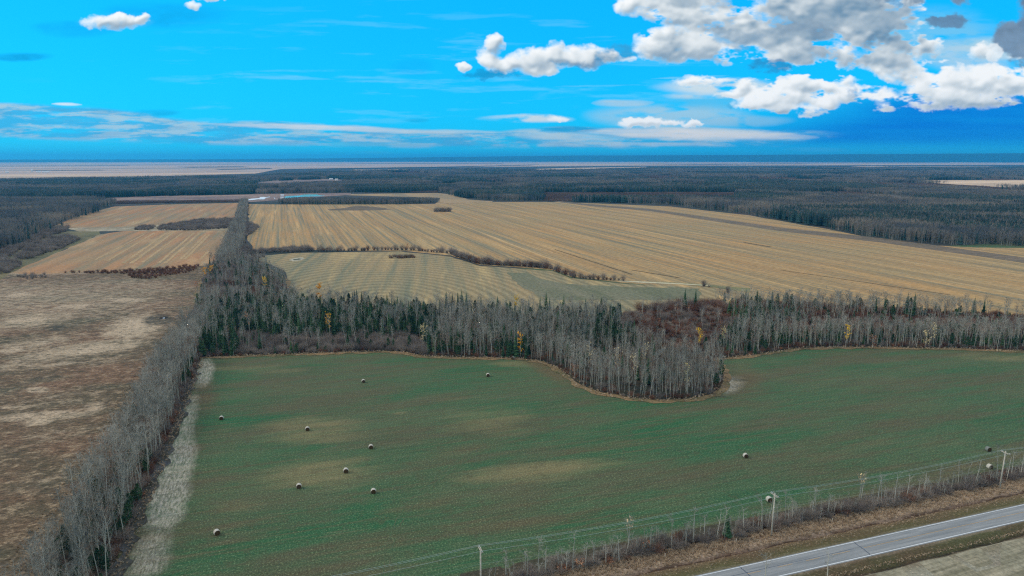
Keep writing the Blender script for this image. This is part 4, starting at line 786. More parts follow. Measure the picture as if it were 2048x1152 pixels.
# willow thickets and shrub flats at mid distance
for k, (q, sp, kind, s0, s1) in enumerate([([(312, 460.5), (325, 452), (400, 441), (470, 438.5), (458, 457), (380, 461)], 3.6, 'shrub', 1.0, 1.6), ([(262, 460.5), (285, 453), (315, 452), (300, 460.5)], 3.6, 'shrub', .9, 1.4), ([(28, 520), (60, 492), (100, 478), (130, 472), (160, 479), (125, 497), (90, 508), (60, 518)], 3.3, 'shrub', 1.0, 1.8),
                                    ([(-80, 560), (-80, 515), (0, 513), (45, 532), (18, 546)], 3.3, 'shrub', 1, 1.7), ([(-100, 530), (0, 508), (60, 479), (100, 459), (138, 455), (130, 464), (100, 472), (60, 490), (0, 524)], 3.4, 'shrub', 1, 1.9), ([(120, 546), (200, 544), (260, 541), (400, 531), (392, 540), (375, 545), (300, 558), (262, 556), (255, 548)], 3.0, 'brush', .55, 1.05),
                                    ([(30, 552), (90, 549), (94, 556), (50, 560)], 3.4, 'shrub', .6, 1.0), ([(488, 478), (505, 466), (518, 455), (500, 446), (490, 452), (484, 470)], 3.2, 'shrub', 1.1, 1.8), ([(440, 527), (500, 512), (522, 508), (545, 505), (590, 505), (630, 502), (620, 497.5), (560, 499), (505, 505), (492, 494), (470, 505), (440, 515)], 3.0, 'shrub', 1.0, 1.7), ([(470, 519), (520, 511), (534, 513), (500, 522), (474, 527)], 3.0, 'shrub', .8, 1.3)]):
    X, Y = scatter(world_poly(q), sp, 300+k)
    for x, y in zip(X, Y):
        if rnd.random() < 0.9: put(kind, x, y, rnd.uniform(s0, s1), 'thicket')
# room round the few leafy trees so that they show as in the photograph
LEAFY = [at(a, b) for a, b in ((640, 612), (660, 674), (500, 672), (1041, 714), (1398, 708), (1446, 706), (1691, 695), (1850, 696), (1866, 696), (1745, 695), (1031, 640), (846, 702), (530, 588), (1374, 790), (1236, 752), (1180, 742), (1288, 742), (1268, 770))]
def clear_of(p):
    for lx, ly in LEAFY:
        L_ = math.hypot(lx, ly); ux, uy = lx/L_, ly/L_; dx, dy = p[0]-lx, p[1]-ly; f = dx*ux+dy*uy; s_ = abs(-dx*uy+dy*ux)
        if -13 < f < 1.2 and s_ < 1.9: return False
    return True
for k in ('aspen', 'conifer'): plants[k] = [p for p in plants[k] if clear_of(p)]
print('plants', {k: len(v_) for k, v_ in plants.items()})

def in_frame(x, y, h):
    a, b, d = seen(x, y, h*0.6); return -20 < a < 2068 and b < 1165
SPR_ALL = SPR+PIN
LAB = {'belt': ('bare pale aspen in the straight belt between brown pasture and green field', 'aspens of the straight belt'), 'peninsula': ('bare pale aspen in the wooded spur that juts into the green field', 'aspens of the wooded spur'), 'woods': ('bare pale aspen in the woods behind the green field', 'aspens of the central woods'), 'scrub': ('bare aspen in the scrub at the far end of the woods', 'aspens of the scrub')}
LABC = {'belt': ('dark young conifer among the aspens of the straight belt', 'conifers in the straight belt'), 'peninsula': ('dark conifer in the wooded spur of the green field', 'conifers of the spur'), 'woods': ('dark green conifer among bare aspens in the central woods', 'conifers of the central woods'), 'pines': ('bushy dark pine at the left front corner of the woods', 'pines at the corner of the woods'), 'scrub': ('dark conifer standing in the scrub at the far end of the woods', 'conifers of the scrub')}
# aspens: the 295 nearest in view one by one, the rest as woodland
A = sorted(plants['aspen'], key=lambda p: math.hypot(p[0], p[1])); near = [p for p in A if in_frame(p[0], p[1], 12)][:290]; ids = set(map(id, near)); rest = [p for p in A if id(p) not in ids]
for x, y, s, zone in near:
    i = rnd.randrange(9); h, tm, cm, _ = ASP[i]; lab, grp = LAB[zone]
    if zone == 'belt':
        part_ = 'beside the bottom edge' if y < 118 else 'level with the lowest bale' if y < 142 else 'beside the widest white straw' if y < 175 else 'beside the upper straw strip'
        side_ = 'pasture side' if x < -49.5 else 'field side' if x > -44 else 'middle'; lab = 'bare aspen of the straight belt, %s, %s' % ('in its middle' if side_ == 'middle' else 'on its '+side_, part_); grp = 'belt aspens, %s, %s' % (side_, part_)
    t = empty('aspen_tree', (x, y, 0.16), lab, 'tree', grp); t.scale = (s, s, s*rnd.uniform(0.94, 1.1)); t.rotation_euler = (rnd.gauss(0, .035), rnd.gauss(0, .035)-(0.05 if zone == 'belt' else 0), rnd.uniform(0, 6.28))
    link('trunk', tm, t); link('crown', cm, t)
P = np.array([(p[0], p[1], 0.16) for p in rest]); n = len(P); gg = np.random.RandomState(4)
instancer('aspen_woodland', [a[3] for a in ASP], P, np.stack([[p[2] for p in rest]]*3, 1)*np.stack([np.ones(n), np.ones(n), 0.94+.16*gg.rand(n)], 1), gg.randint(0, 9, n), 'bare grey aspen woodland behind and beside the green field', tilt=0.045)
K_ = sorted(plants['conifer'], key=lambda p: math.hypot(p[0], p[1])); near = [p for p in K_ if in_frame(p[0], p[1], 9)][:290]; ids = set(map(id, near)); rest = [p for p in K_ if id(p) not in ids]
for x, y, s, zone in near:
    i = rnd.randrange(4) if zone == 'woods' and rnd.random() < .6 else 4+rnd.randrange(3); lab, grp = LABC[zone]
    if zone == 'woods':
        qx = seen(x, y)[0]; w_ = 'left quarter of' if qx < 620 else 'part behind the tan patches of' if qx < 860 else 'middle of' if qx < 1130 else 'part behind the spur of' if qx < 1450 else 'right part of'; lab = 'dark conifer among bare aspens in the %s the woods' % w_; grp = 'conifers in the %s the woods' % w_
    if zone == 'belt':
        w_ = 'near' if y < 150 else 'middle' if y < 235 else 'far'; lab = 'dark young conifer in the %s stretch of the straight aspen belt' % w_; grp = 'conifers in the %s stretch of the belt' % w_
    o = link('conifer', SPR_ALL[i]); tag(o, lab, 'tree', grp); o.location = (x, y, 0.16); o.scale = (s, s, s); o.rotation_euler = (0, 0, rnd.uniform(0, 6.28))
P = np.array([(p[0], p[1], 0.16) for p in rest]); n = len(P); w_ = gg.randint(0, 7, n)
instancer('conifer_woodland', SPR_ALL, P, np.array([p[2] for p in rest]), w_, 'dark conifers mixed through the central woods')
for kind, protos, lab in (('shrub', SHR, 'grey leafless willow scrub round the woods and fields'), ('brush', BRU, 'reddish brown brush in and along the woods')):
    P = np.array([(p[0], p[1], 0.12) for p in plants[kind]]); n = len(P)
    instancer(kind+'_thicket' if kind == 'shrub' else 'brown_brush', protos, P, np.array([p[2] for p in plants[kind]]), gg.randint(0, len(protos), n), lab)

# ---- individual trees that stand out
def leafy(seed, h, leaves, mat, from_=0.3, spread=1.1, nt=90, wide=0.05):
    T, K = aspen(seed, h, 0.11, from_, spread, 18, nt, leaves, wide); return T.mesh('trunk', [M['bark']]), K.mesh('crown', [M['twig'], M[mat]])
def stand(px_, py_, protos, s, name, lab, cat='tree', group=None, z=0.16):
    x, y = at(px_, py_); t = empty(name, (x, y, z), lab, cat, group); t.scale = (s,)*3; t.rotation_euler = (0, 0, rnd.uniform(0, 6.28)); link('trunk', protos[0], t); link('crown', protos[1], t); return t
stand(640, 612, leafy(501, 13.5, 900, 'gold', 0.35, 1.5), 1, 'golden_aspen', 'bright golden aspen at the far edge of the central woods')
stand(660, 674, leafy(502, 12.5, 170, 'gold', 0.35, 1.5), 1, 'golden_aspen', 'sparse orange yellow aspen among the dark conifers')
stand(500, 672, leafy(503, 12, 110, 'rust', 0.4, 1.2), 1, 'rusty_aspen', 'small peach coloured aspen left in the dark conifers')
stand(1041, 714, leafy(504, 11.5, 330, 'gold', 0.12, 0.85), 1, 'golden_aspen', 'narrow orange yellow aspen at the wood edge behind a bale')
stand(1398, 708, leafy(505, 12, 300, 'gold', 0.35, 0.9), 1, 'golden_aspen', 'narrow orange aspen behind the tip of the wooded spur')
stand(1446, 706, leafy(506, 12, 90, 'pale_leaf', 0.55, 0.9), 1, 'pale_aspen', 'aspen with a few pale leaves right of the spur')
stand(1691, 695, leafy(507, 10.5, 240, 'gold', 0.30, 0.8), 1, 'yellow_aspen', 'slim bright yellow aspen in the right hand woods edge')
stand(1850, 696, leafy(508, 7.5, 260, 'pale_leaf', 0.1, 1.6), 1, 'pale_aspen', 'low spreading tree with pale orange leaves at right wood edge')
stand(1866, 696, leafy(509, 12, 160, 'pale_leaf', 0.35, 1.0), 1, 'pale_aspen', 'tall thin tree with peach leaves at right wood edge')
stand(1745, 695, leafy(510, 5.5, 220, 'rust', 0.1, 1.6), 1, 'rusty_bush', 'low bush with faded peach leaves in the right wood edge')
stand(1031, 640, leafy(511, 13.5, 240, 'gold', 0.6, 1.2), 1, 'golden_aspen', 'small orange crown showing above the woods top edge')
stand(846, 702, leafy(512, 12, 190, 'pale_leaf', 0.4, 1.7), 1, 'pale_aspen', 'wide aspen with pale yellowish leaves at the wood edge')
stand(530, 588, leafy(513, 11, 260, 'gold', 0.4, 1.3), 1, 'golden_aspen', 'pale golden aspen in the scrub left of the olive field')
stand(411, 558, leafy(514, 8, 300, 'gold', 0.2, 1.6), 1, 'golden_aspen', 'left of two orange aspens at the corner of the pasture')
stand(422, 553, leafy(515, 8, 260, 'gold', 0.2, 1.4), 1, 'golden_aspen', 'right of two orange aspens at the corner of the pasture')
stand(395, 582, leafy(516, 6, 200, 'rust', 0.2, 1.5), 1, 'rusty_bush', 'rust coloured bush between the pasture and the scrub')
stand(815, 506, leafy(517, 8, 420, 'rust', 0.1, 2.4), 1, 'rusty_bush', 'wide rust red bush behind the shrub row')
for k, (a, b) in enumerate([(1374, 790), (1236, 752), (1180, 742), (1288, 742), (1268, 770)]):
    stand(a, b, leafy(530+k, 12.5, 70, 'pale_leaf', 0.25, 1.3), 0.95, 'pale_aspen', ['aspen with sparse yellow green leaves at the tip of the spur', 'aspen with pale leaf tufts in the middle of the spur', 'aspen with cream leaves on the left side of the spur', 'aspen with a few pale leaves deep in the spur', 'aspen with cream leaf tufts low in the front of the spur'][k])
stand(1150, 752, leafy(540, 4.5, 150, 'rust', 0.1, 1.4), 1, 'rusty_bush', 'rust coloured bush at the inner bend of the spur')
# tall spruces along the far edge of the woods
for k, (a, top, h) in enumerate([(893, 581, 13), (905, 584, 12), (916, 583, 12), (924, 579, 14), (933, 584, 13), (962, 592, 11), (995, 591, 13), (1012, 596, 10), (1080, 594, 12), (1092, 583, 15), (1099, 593, 11), (1127, 589, 14), (1201, 595, 12), (1369, 577, 13), (1390, 577, 13), (1812, 586, 14), (1826, 585, 14), (1768, 592, 12), (1750, 592, 11), (1946, 594, 11), (1966, 598, 10), (504, 521, 9), (537, 525, 10), (549, 531, 8)]):
    lo, hi = 500.0, 760.0
    for _ in range(30):
        mid = (lo+hi)/2; x, y = at(a, mid); tp = seen(x, y, h)[1]
        if tp > top: hi = mid
        else: lo = mid
    o = link('spruce_tree', SPR[k % 4]); s = h/[12.5, 10.5, 14.5, 9.0][k % 4]; o.scale = (s*0.85, s*0.85, s); o.location = (x, y, 0.16)
    tag(o, 'dark spruce spire rising above the far edge of the woods' if k > 4 and k < 15 else 'one of the dark spruce spires together above the woods centre' if k <= 4 else 'dark spruce spire above the back of the right hand woods' if k < 21 else 'small dark spruce standing in the scrub by the olive field', 'tree', 'spruce spires at the back of the woods')
# ---- the curving row of willows between the golden and the olive field
hedge = SHR; row = [(632, 503), (700, 502), (770, 500), (830, 501), (900, 507), (915, 514), (960, 528), (1000, 531), (1060, 534), (1108, 539), (1117, 545), (1140, 552), (1150, 556), (1170, 558), (1210, 560), (1253, 562)]
W = world_poly(row); acc = 0
for i in range(len(W)-1):
    a = Vector(W[i]); b = Vector(W[i+1]); L_ = (b-a).length; k = max(1, int(L_/2.7)); wide_ = 1.25 if 4 <= i <= 8 else 1.0
    for j in range(k):
        if rnd.random() < 0.04: continue
        p = a.lerp(b, (j+rnd.random()*0.7)/k); px_ = seen(p.x, p.y)[0]
        for q in range(2 if 5 <= i <= 8 else 1):
            o = link('willow_bush', hedge[rnd.randrange(4)] if rnd.random() < .75 else BRU[rnd.randrange(3)]); s = rnd.uniform(0.9, 1.9)*wide_
            o.location = (p.x+rnd.gauss(0, .6), p.y+rnd.gauss(0, .6)+q*3.0, 0.1); o.scale = (s*0.95, s*0.95, s*1.15); o.rotation_euler = (0, 0, rnd.uniform(0, 6.28))
            seg = 'left half' if px_ < 860 else 'middle' if px_ < 1110 else 'right end'
            tag(o, 'dark leafless willow bush in the %s of the curving row between the fields' % seg, 'bush', 'willow bushes in the %s of the curving row' % seg)
for k in range(14):
    x, y = at(778+52*(k+.5)/14, 516+rnd.uniform(-1.5, 1)); o = link('willow_bush', BRU[k % 3] if k % 2 else SHR[k % 4]); s = rnd.uniform(1.0, 1.35); o.location = (x, y, .1); o.scale = (s, s, s); tag(o, 'dark bush in the small island clump on the olive field', 'bush', 'bushes of the island clump')
for k in range(11):
    x, y = at(868+34*(k+.5)/11, 423.5+rnd.uniform(-.7, .3)); o = link('willow_bush', SHR[k % 4]); s = rnd.uniform(2.2, 3.4)*(1.2 if 3 < k < 8 else 1); o.location = (x, y, .1); o.scale = (s*.8, s*.8, s); tag(o, 'grey willow in the lone clump on the golden field', 'bush', 'willows of the lone clump')
for (a, b, s, l) in ((1408, 573, 2.0, 'lone dark bush at the near edge of the golden field'), (1418, 575, 0.9, 'small bush just right of the lone dark bush'), (1456, 586, 2.0, 'rounded dark bush on the back edge of the woods')):
    x, y = at(a, b); o = link('willow_bush', SHR[1]); o.location = (x, y, .1); o.scale = (s*.8, s*.8, s*1.15); tag(o, l, 'bush')
# ---- roadside scrub, birches and the spruce under the power line
for k in range(240):
    x = 42+ (222-42)*(k+rnd.random())/240; y = 122.9+4.0*rnd.random()**1.2
    pr = SHR[rnd.randrange(4)] if rnd.random() < 0.88 else BRU[rnd.randrange(3)]; o = link('scrub_bush', pr); s = rnd.uniform(0.55, 1.15); o.location = (x, y, 0.05); o.scale = (s*1.1, s*1.0, s); o.rotation_euler = (0, 0, rnd.uniform(0, 6.28))
    z_ = 'left of the middle power pole' if x < 104.8 else 'between the middle and right power poles' if x < 179 else 'right of the right power pole'
    tag(o, 'grey brown bush in the roadside scrub, '+z_, 'bush', 'scrub bushes '+z_)
spots = [(1011, 1149, 46), (1051, 1146, 40), (1076, 1151, 62), (1090, 1151, 50), (1133, 1146, 40), (1146, 1145, 66), (1170, 1138, 44), (1188, 1132, 42), (1212, 1131, 40), (1238, 1126, 48), (1257, 1104, 50), (1300, 1102, 44), (1343, 1098, 50), (1372, 1094, 44), (1386, 1089, 60), (1408, 1081, 44), (1433, 1080, 48), (1444, 1078, 56),
         (1486, 1068, 42), (1524, 1061, 54), (1535, 1058, 62), (1553, 1055, 44), (1570, 1047, 50), (1583, 1045, 30), (1623, 1038, 50), (1628, 1037, 44), (1655, 1030, 32), (1716, 1010, 50), (1721, 1010, 48), (1754, 1011, 46), (1763, 1013, 42), (1788, 1008, 48), (1811, 1003, 42), (1845, 990, 34), (1879, 974, 36), (1916, 971, 34), (1932, 971, 38), (1948, 976, 42), (1992, 966, 54), (2013, 962, 36), (2022, 960, 40), (2040, 957, 34)]
poles_x = {'left': 33.5, 'middle': 104.8, 'right': 179.0}; ORD = 'first second third fourth fifth sixth seventh eighth ninth tenth eleventh twelfth thirteenth fourteenth fifteenth sixteenth seventeenth eighteenth nineteenth twentieth'.split()
info = []
for a, b, hp in spots: x, y = at(a, b); info.append((x, y, hp*math.sqrt(x*x+y*y+HEIGHT**2)/FOCAL/0.86))
def near_pole(x):
    nm = min(poles_x, key=lambda k: abs(x-poles_x[k])); return nm, 'right' if x > poles_x[nm] else 'left'
for x, y, h in sorted(info):
    nm, sd = near_pole(x); peers = sorted([abs(q[0]-poles_x[nm]) for q in info if near_pole(q[0]) == (nm, sd)]); k = peers.index(abs(x-poles_x[nm]))
    i = rnd.randrange(6); t = empty('birch_tree', (x, y, 0.08), 'slim pale birch in the roadside scrub, %s one %s of the %s power pole' % (ORD[k], sd, nm), 'tree', 'birches in the roadside scrub')
    s = h/BIR[i][0]; t.scale = (1.1, 1.1, s); t.rotation_euler = (0, rnd.gauss(0, .05), rnd.uniform(0, 6.28)); link('trunk', BIR[i][1], t); link('crown', BIR[i][2], t)
for k in range(220):
    x = 36+190*rnd.random(); i = rnd.randrange(6); s = rnd.uniform(0.35, 0.6); t = empty('birch_sapling', (x, 122.8+4.5*rnd.random(), 0.08), 'thin pale sapling in the scrub strip along the power line', 'sapling', 'thin saplings along the power line'); t.scale = (0.6, 0.6, s); t.rotation_euler = (0, rnd.gauss(0, .06), rnd.uniform(0, 6.28)); link('trunk', BIR[i][1], t); link('crown', BIR[i][2], t)
x, y = at(1453, 1079); o = link('spruce_tree', spruce(555, 6.3, 1.35, 1.3).mesh('spruce_tree', [M['spruce'], M['bark']])); o.location = (x, y, .1); tag(o, 'small dark spruce in the roadside scrub under the wires', 'tree')
stand(1257, 1106, leafy(550, 8.6, 24, 'pale_leaf', 0.7, 0.8), 1, 'birch_tree', 'birch with a few pale leaves at its tip under the wires', z=.1)
stand(1289, 1107, leafy(551, 2.6, 60, 'rust', 0.05, 1.0), 1, 'rusty_bush', 'small orange brown bush at the foot of the scrub strip', 'bush', z=.1)
stand(1719, 1009, leafy(552, 7.6, 60, 'pale_leaf', 0.7, 1.0), 1, 'birch_tree', 'birch with a tuft of beige leaves on top under the wires', z=.1)
stand(1158, 1140, leafy(553, 2.0, 70, 'rust', 0.05, .8), 1, 'rusty_bush', 'small pinkish bush in the scrub near the bottom edge', 'bush', z=.1)
for k, (a, b, h) in enumerate([(1654, 1163, 6.5), (1530, 1170, 7.0)]):
    x, y = at(a, b); t = empty('bare_tree', (x, y, .5), ['bare young tree on the near verge of the highway', 'dark bare young tree nearer the bottom edge by the highway'][k], 'tree'); t.scale = (1.2, 1.2, h/BIR[k][0]); link('trunk', BIR[k][1], t); link('crown', BIR[k][2], t)

# ---- tussocks of dry grass on the verges, wood margins and along the belt
def tuft(seed, n=16):
    g = np.random.RandomState(seed); K = Geo(); a = g.rand(n)*6.283; q = 0.28*np.sqrt(g.rand(n)); b = np.stack([np.cos(a)*q*.4, np.sin(a)*q*.4, 0*a], 1); K.slivers(b, np.stack([np.cos(a)*q*1.5, np.sin(a)*q*1.5, 0.30+0.35*g.rand(n)], 1), 0.09, g); return K.mesh('tussock', [M['dry_grass']])
M['dry_grass'] = plant_mat('dry grass blades', S(150, 128, 104), S(222, 200, 170))
TUF = [tuft(i) for i in range(4)]; pts = []; gt = np.random.RandomState(77)
for x, y, z in zip(gt.rand(9000)*190+38, 117.9+gt.rand(9000)**0.8*5.6, np.full(9000, .25)): pts.append((x, y, z, 0.6+0.7*gt.rand()))
for x, y in zip(gt.rand(2500)*200+38, np.where(gt.rand(2500) < .5, 102.9+gt.rand(2500)*1.0, 113.9+gt.rand(2500)*3)): pts.append((x, y, .45, 0.35+0.3*gt.rand()))
for (x, y) in smooth_poly(grown(WOODS_W, 1.0), 0.55, 1.9, 31):
    a, b, _ = seen(x, y)
    if b > 668 and -50 < a < 2100: pts.append((x, y, .15, 0.8+0.8*gt.rand()))
for x, y in zip(-54-gt.rand(1500)**1.5*9, 62+gt.rand(1500)*330): pts.append((x, y, .04, 0.7+0.7*gt.rand()))
for x, y in zip(-39.8+gt.rand(900)*2.5, 62+gt.rand(900)*260): pts.append((x, y, .14, 0.5+0.6*gt.rand()))
q = np.array(pts); instancer('dry_grass', TUF, q[:, :3], q[:, 3], gt.randint(0, 4, len(q)), 'tussocks of dry grass on verges and wood margins')

# ================================================================ far woods
LEFT_A = [(-700, 545), (-100, 526), (0, 508), (60, 478), (110, 452), (200, 419), (226, 409), (190, 403), (0, 404.5), (-700, 405)]
LEFT_B = [(-1000, 401), (0, 402.5), (130, 398), (250, 394), (380, 391), (508, 388.5), (510, 356), (330, 357), (0, 362), (-1000, 363)]
RIGHT = [(905, 392), (985, 401.5), (1110, 402.3), (1300, 407), (1340, 410.5), (1500, 427.5), (1680, 459.5), (1760, 475.5), (1870, 488.5), (1950, 492.5), (2048, 493.5), (2300, 512), (3000, 560), (3000, 338), (2048, 336.5), (1600, 336.5), (1300, 337.5), (1100, 338), (900, 340), (700, 344), (560, 350), (515, 357), (515, 364), (690, 357), (700, 365), (690, 384), (900, 386)]
COPSE = [(567, 408.3), (600, 408.8), (700, 409.2), (800, 408.4), (868, 406), (874, 404.5), (860, 403.3), (700, 403.6), (590, 404.2), (567, 406)]
FLAT = [(232, 408), (300, 406.5), (480, 404), (486, 401.5), (400, 402.5), (300, 403), (232, 404)]
MID = [(515, 388), (700, 385), (700, 368), (640, 369), (520, 372)]
HOLES = [[(1790, 361), (2250, 360.5), (2250, 380), (2000, 376), (1900, 369.8)], [(1060, 341.8), (1200, 340), (1310, 337.4), (1290, 333.8), (1150, 336), (1075, 338)], [(1450, 336.6), (1620, 334.9), (1610, 333.3), (1455, 334.5)], [(1340, 338), (1425, 337.4), (1400, 335.2), (1355, 335.8)], [(1960, 404.6), (2150, 403.6), (2150, 401), (1990, 401)], [(1768, 419), (1818, 419), (1810, 415.2), (1772, 415.6)], [(1240, 386.5), (1330, 386), (1330, 385.2), (1240, 385.4)]]
far = {'aspen': [], 'spruce': [], 'brush': []}
for zi, (poly, hole) in enumerate([(LEFT_A, []), (LEFT_B, []), (RIGHT, HOLES), (COPSE, []), (FLAT, []), (MID, [])]):
    Wp = world_poly(poly)
    for (d0, d1, sp, sx) in ((0, 2400, 19, 1.0), (2400, 4300, 40, 2.0), (4300, 9000, 84, 4.2)):
        a = np.array(Wp); lim = [tuple(q) for q in a]
        if math.hypot(*a[np.argmin(np.hypot(a[:, 0], a[:, 1]))]) > d1: continue
        if zi in (3, 4): sp, sx = (13, 0.8) if d0 == 0 else (sp, sx)
        # limit the sampled box to the ring
        box = np.clip(a, -d1, d1); x0, y0 = box.min(0); x1, y1 = box.max(0); X, Y = np.meshgrid(np.arange(x0, x1, sp), np.arange(max(y0, 0), y1, sp)); g2 = np.random.RandomState(zi*7+int(sx)); X = X.ravel()+(g2.rand(X.size)-.5)*sp*.7; Y = Y.ravel()+(g2.rand(Y.size)-.5)*sp*.7
        dd = np.hypot(X, Y); k = (dd >= d0) & (dd < d1); X, Y = X[k], Y[k]; k = inside(Wp, X, Y); X, Y = X[k], Y[k]; px, py, _ = seen(X, Y); k = (px > -150) & (px < 2200)
        for h_ in hole: k &= ~inside(h_, px, py)
        X, Y, px, py = X[k], Y[k], px[k], py[k]; n1 = fbm(X/330+3, Y/330, 901, 4); n2 = fbm(X/260, Y/500+8, 907, 4); n3 = fbm(X/120, Y/120+8, 917, 3)
        for i in range(len(X)):
            con = n1[i] > 0.59; bru = n2[i] > 0.60
            if zi == 2:
                if 920 < px[i] < 1120 and 386 < py[i] < 398: con = n3[i] > 0.42
                if 1080 < px[i] < 1480 and 386 < py[i] < 403: con = False; bru = n3[i] > 0.25
                if 375 < py[i] < 386 and 1060 < px[i] < 1700: con = n3[i] > .4
                if px[i] > 1560 and 425 < py[i] < 455: con = n3[i] > 0.40
            if zi == 0: con = False; bru = n3[i] > 0.66
            if zi == 1: con = n1[i] > 0.60 or (n3[i] > 0.55 and 385 < py[i] and px[i] < 180); bru = False
            if zi == 3: con = bru = False
            if zi == 4: con = False; bru = True
            if zi == 5: con = False; bru = n3[i] > 0.56
            far['spruce' if con else 'brush' if bru else 'aspen'].append((X[i], Y[i], sx, (0.9+0.35*n3[i])*(0.8 if zi == 3 else 1)))
print('far patches', {k: len(v_) for k, v_ in far.items()})
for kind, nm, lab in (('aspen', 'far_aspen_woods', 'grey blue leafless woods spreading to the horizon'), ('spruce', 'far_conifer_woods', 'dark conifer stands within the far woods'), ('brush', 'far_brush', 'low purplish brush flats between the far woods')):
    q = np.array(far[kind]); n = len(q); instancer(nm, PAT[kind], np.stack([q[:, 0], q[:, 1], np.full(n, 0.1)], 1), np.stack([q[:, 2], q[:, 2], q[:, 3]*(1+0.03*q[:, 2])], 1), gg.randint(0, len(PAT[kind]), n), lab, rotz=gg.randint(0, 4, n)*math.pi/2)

# ================================================================ hay bales
def bale_mesh():
    n = 28; L_ = 1.2; r = 0.82; V = []; F = []
    prof = [(-L_/2, r*0.93), (-L_/2+0.06, r*0.985), (-0.35, r), (0, r*0.992), (0.35, r), (L_/2-0.06, r*0.985), (L_/2, r*0.93)]
    g = np.random.RandomState(3); wob = 1+0.012*g.normal(size=(len(prof), n))
    for i, (y, q) in enumerate(prof):
        for k in range(n):
            a = 2*math.pi*k/n; z = max(math.sin(a)*q*wob[i, k], -0.80*r); V.append((math.cos(a)*q*wob[i, k]*(1.03 if z < 0 else 1), y, z+0.80*r))
    for i in range(len(prof)-1):
        for k in range(n): a = i*n+k; b = i*n+(k+1) % n; F.append((a, b, b+n, a+n))
    return new_mesh('wrap', V, F, [M['wrap']], smooth=True)
def bale_end(side):
    n = 28; r = 0.82; V = []; F = []; y0 = side*0.60
    for j, (q, dy) in enumerate([(0.93, 0), (0.86, 0.035), (0.74, 0.01), (0.6, 0.045), (0.46, 0.015), (0.3, 0.05), (0.14, 0.02)]):
        for k in range(n): a = 2*math.pi*k/n; rr = r*q*(1+0.015*math.sin(7*a+j)); V.append((math.cos(a)*rr, y0+side*dy, max(math.sin(a)*rr, -0.80*r)+0.80*r))
    V.append((0, y0+side*.05, 0.80*r)); c = len(V)-1
    for j in range(6):
        for k in range(n): a = j*n+k; b = j*n+(k+1) % n; F.append((a, b, b+n, a+n))
    for k in range(n): F.append((6*n+k, 6*n+(k+1) % n, c))
    return new_mesh('straw_end', V, F, [M['straw']], smooth=True)
bm_, be0, be1 = bale_mesh(), bale_end(1), bale_end(-1)
bm_old = bm_.copy(); bm_old.materials[0] = M['old_wrap']
BALES = [(443, 839, 3, 1, 'hay bale nearest the left edge of the green field, level with the tan patch'), (615, 861, 4, 1, 'hay bale on the upper tan patch of the green field'), (742, 897, 2, 1, 'hay bale on the green band between the two tan patches'), (692, 945, 6, 1, 'hay bale in the middle of the lower tan patch'), (598, 976, 5, 1, 'hay bale on the left of the lower tan patch'), (747, 986, 4, 1, 'hay bale at the lower right corner of the tan patch'),
         (434, 1069, -25, 1, 'small hay bale closest to the bottom left of the field'), (727, 765, 4, 1, 'hay bale left of the middle near the top of the green field'), (976, 753, 14, 1, 'hay bale in the field in front of the middle woods'), (1026, 719, 60, 2, 'grey bale standing against the edge of the woods'), (1491, 915, 14, 1, 'white bale alone in the right part of the green field'), (1976, 902, 14, 2, 'weathered grey bale above the right power pole'), (1979, 937, 8, 1, 'bale half hidden in scrub left of the right power pole'), (1538, 1003, 12, 1, 'bale hidden behind the top of the middle power pole')]
for k, (a, b, ang, old, lab) in enumerate(BALES):
    x, y = at(a, b); t = empty('hay_bale', (x, y, 0.02), lab, 'hay bale', 'round hay bales in the green field'); t.rotation_euler = (0, 0, R(-ang*0.8+rnd.uniform(-3, 3))); t.scale = (rnd.uniform(.84, .92),)*3
    link('wrap', bm_ if old == 1 else bm_old, t); link('straw_end', be0, t); link('straw_end', be1, t)

# ================================================================ power line
def rod(g, p0, p1, r0, r1, sides=6, m=0):
    p0 = Vector(p0); p1 = Vector(p1); d = (p1-p0).normalized(); u_ = d.orthogonal().normalized(); v_ = d.cross(u_); V = []; F = []
    for p, r in ((p0, r0), (p1, r1)):
        for k in range(sides): a = 2*math.pi*k/sides; V.append(p+(u_*math.cos(a)+v_*math.sin(a))*r)
    for k in range(sides): b = (k+1) % sides; F += [(k, b, b+sides), (k, b+sides, k+sides)]
    for k in range(1, sides-1): F += [(0, k+1, k), (sides, sides+k, sides+k+1)]
    g.add([tuple(q) for q in V], F, m)
HP = 11.0; ARM_Z = 10.55; CY = (-1.15, 0.75, 1.15); PY = 120.8
g = Geo(); rod(g, (0, 0, -0.3), (0, 0, HP), 0.20, 0.14, 10); pole_me = g.mesh('pole', [M['wood']])
g = Geo()
for s_ in (-0.11, 0.11): rod(g, (s_*1.4, -1.35, ARM_Z), (s_*1.4, 1.35, ARM_Z), 0.075, 0.075, 4)
arm_me = g.mesh('crossarm', [M['wood']]); g = Geo(); rod(g, (0.16, -0.8, ARM_Z), (0.1, 0, ARM_Z-0.9), 0.03, 0.03, 4); rod(g, (0.16, 0.8, ARM_Z), (0.1, 0, ARM_Z-0.9), 0.03, 0.03, 4); brace_me = g.mesh('brace', [M['porcelain']])
g = Geo(); rod(g, (0, 0, 0), (0, 0, 0.12), 0.05, 0.09, 8); rod(g, (0, 0, 0.12), (0, 0, 0.22), 0.10, 0.06, 8); rod(g, (0, 0, .22), (0, 0, .30), .07, .04, 8); ins_me = g.mesh('insulator', [M['porcelain']])
g = Geo(); rod(g, (0, -0.12, 7.5), (0, -0.34, 7.5), 0.05, 0.05, 6); br_me = g.mesh('bracket', [M['porcelain']])
PX = [-38.0, 33.5, 104.8, 179.0, 252.0]
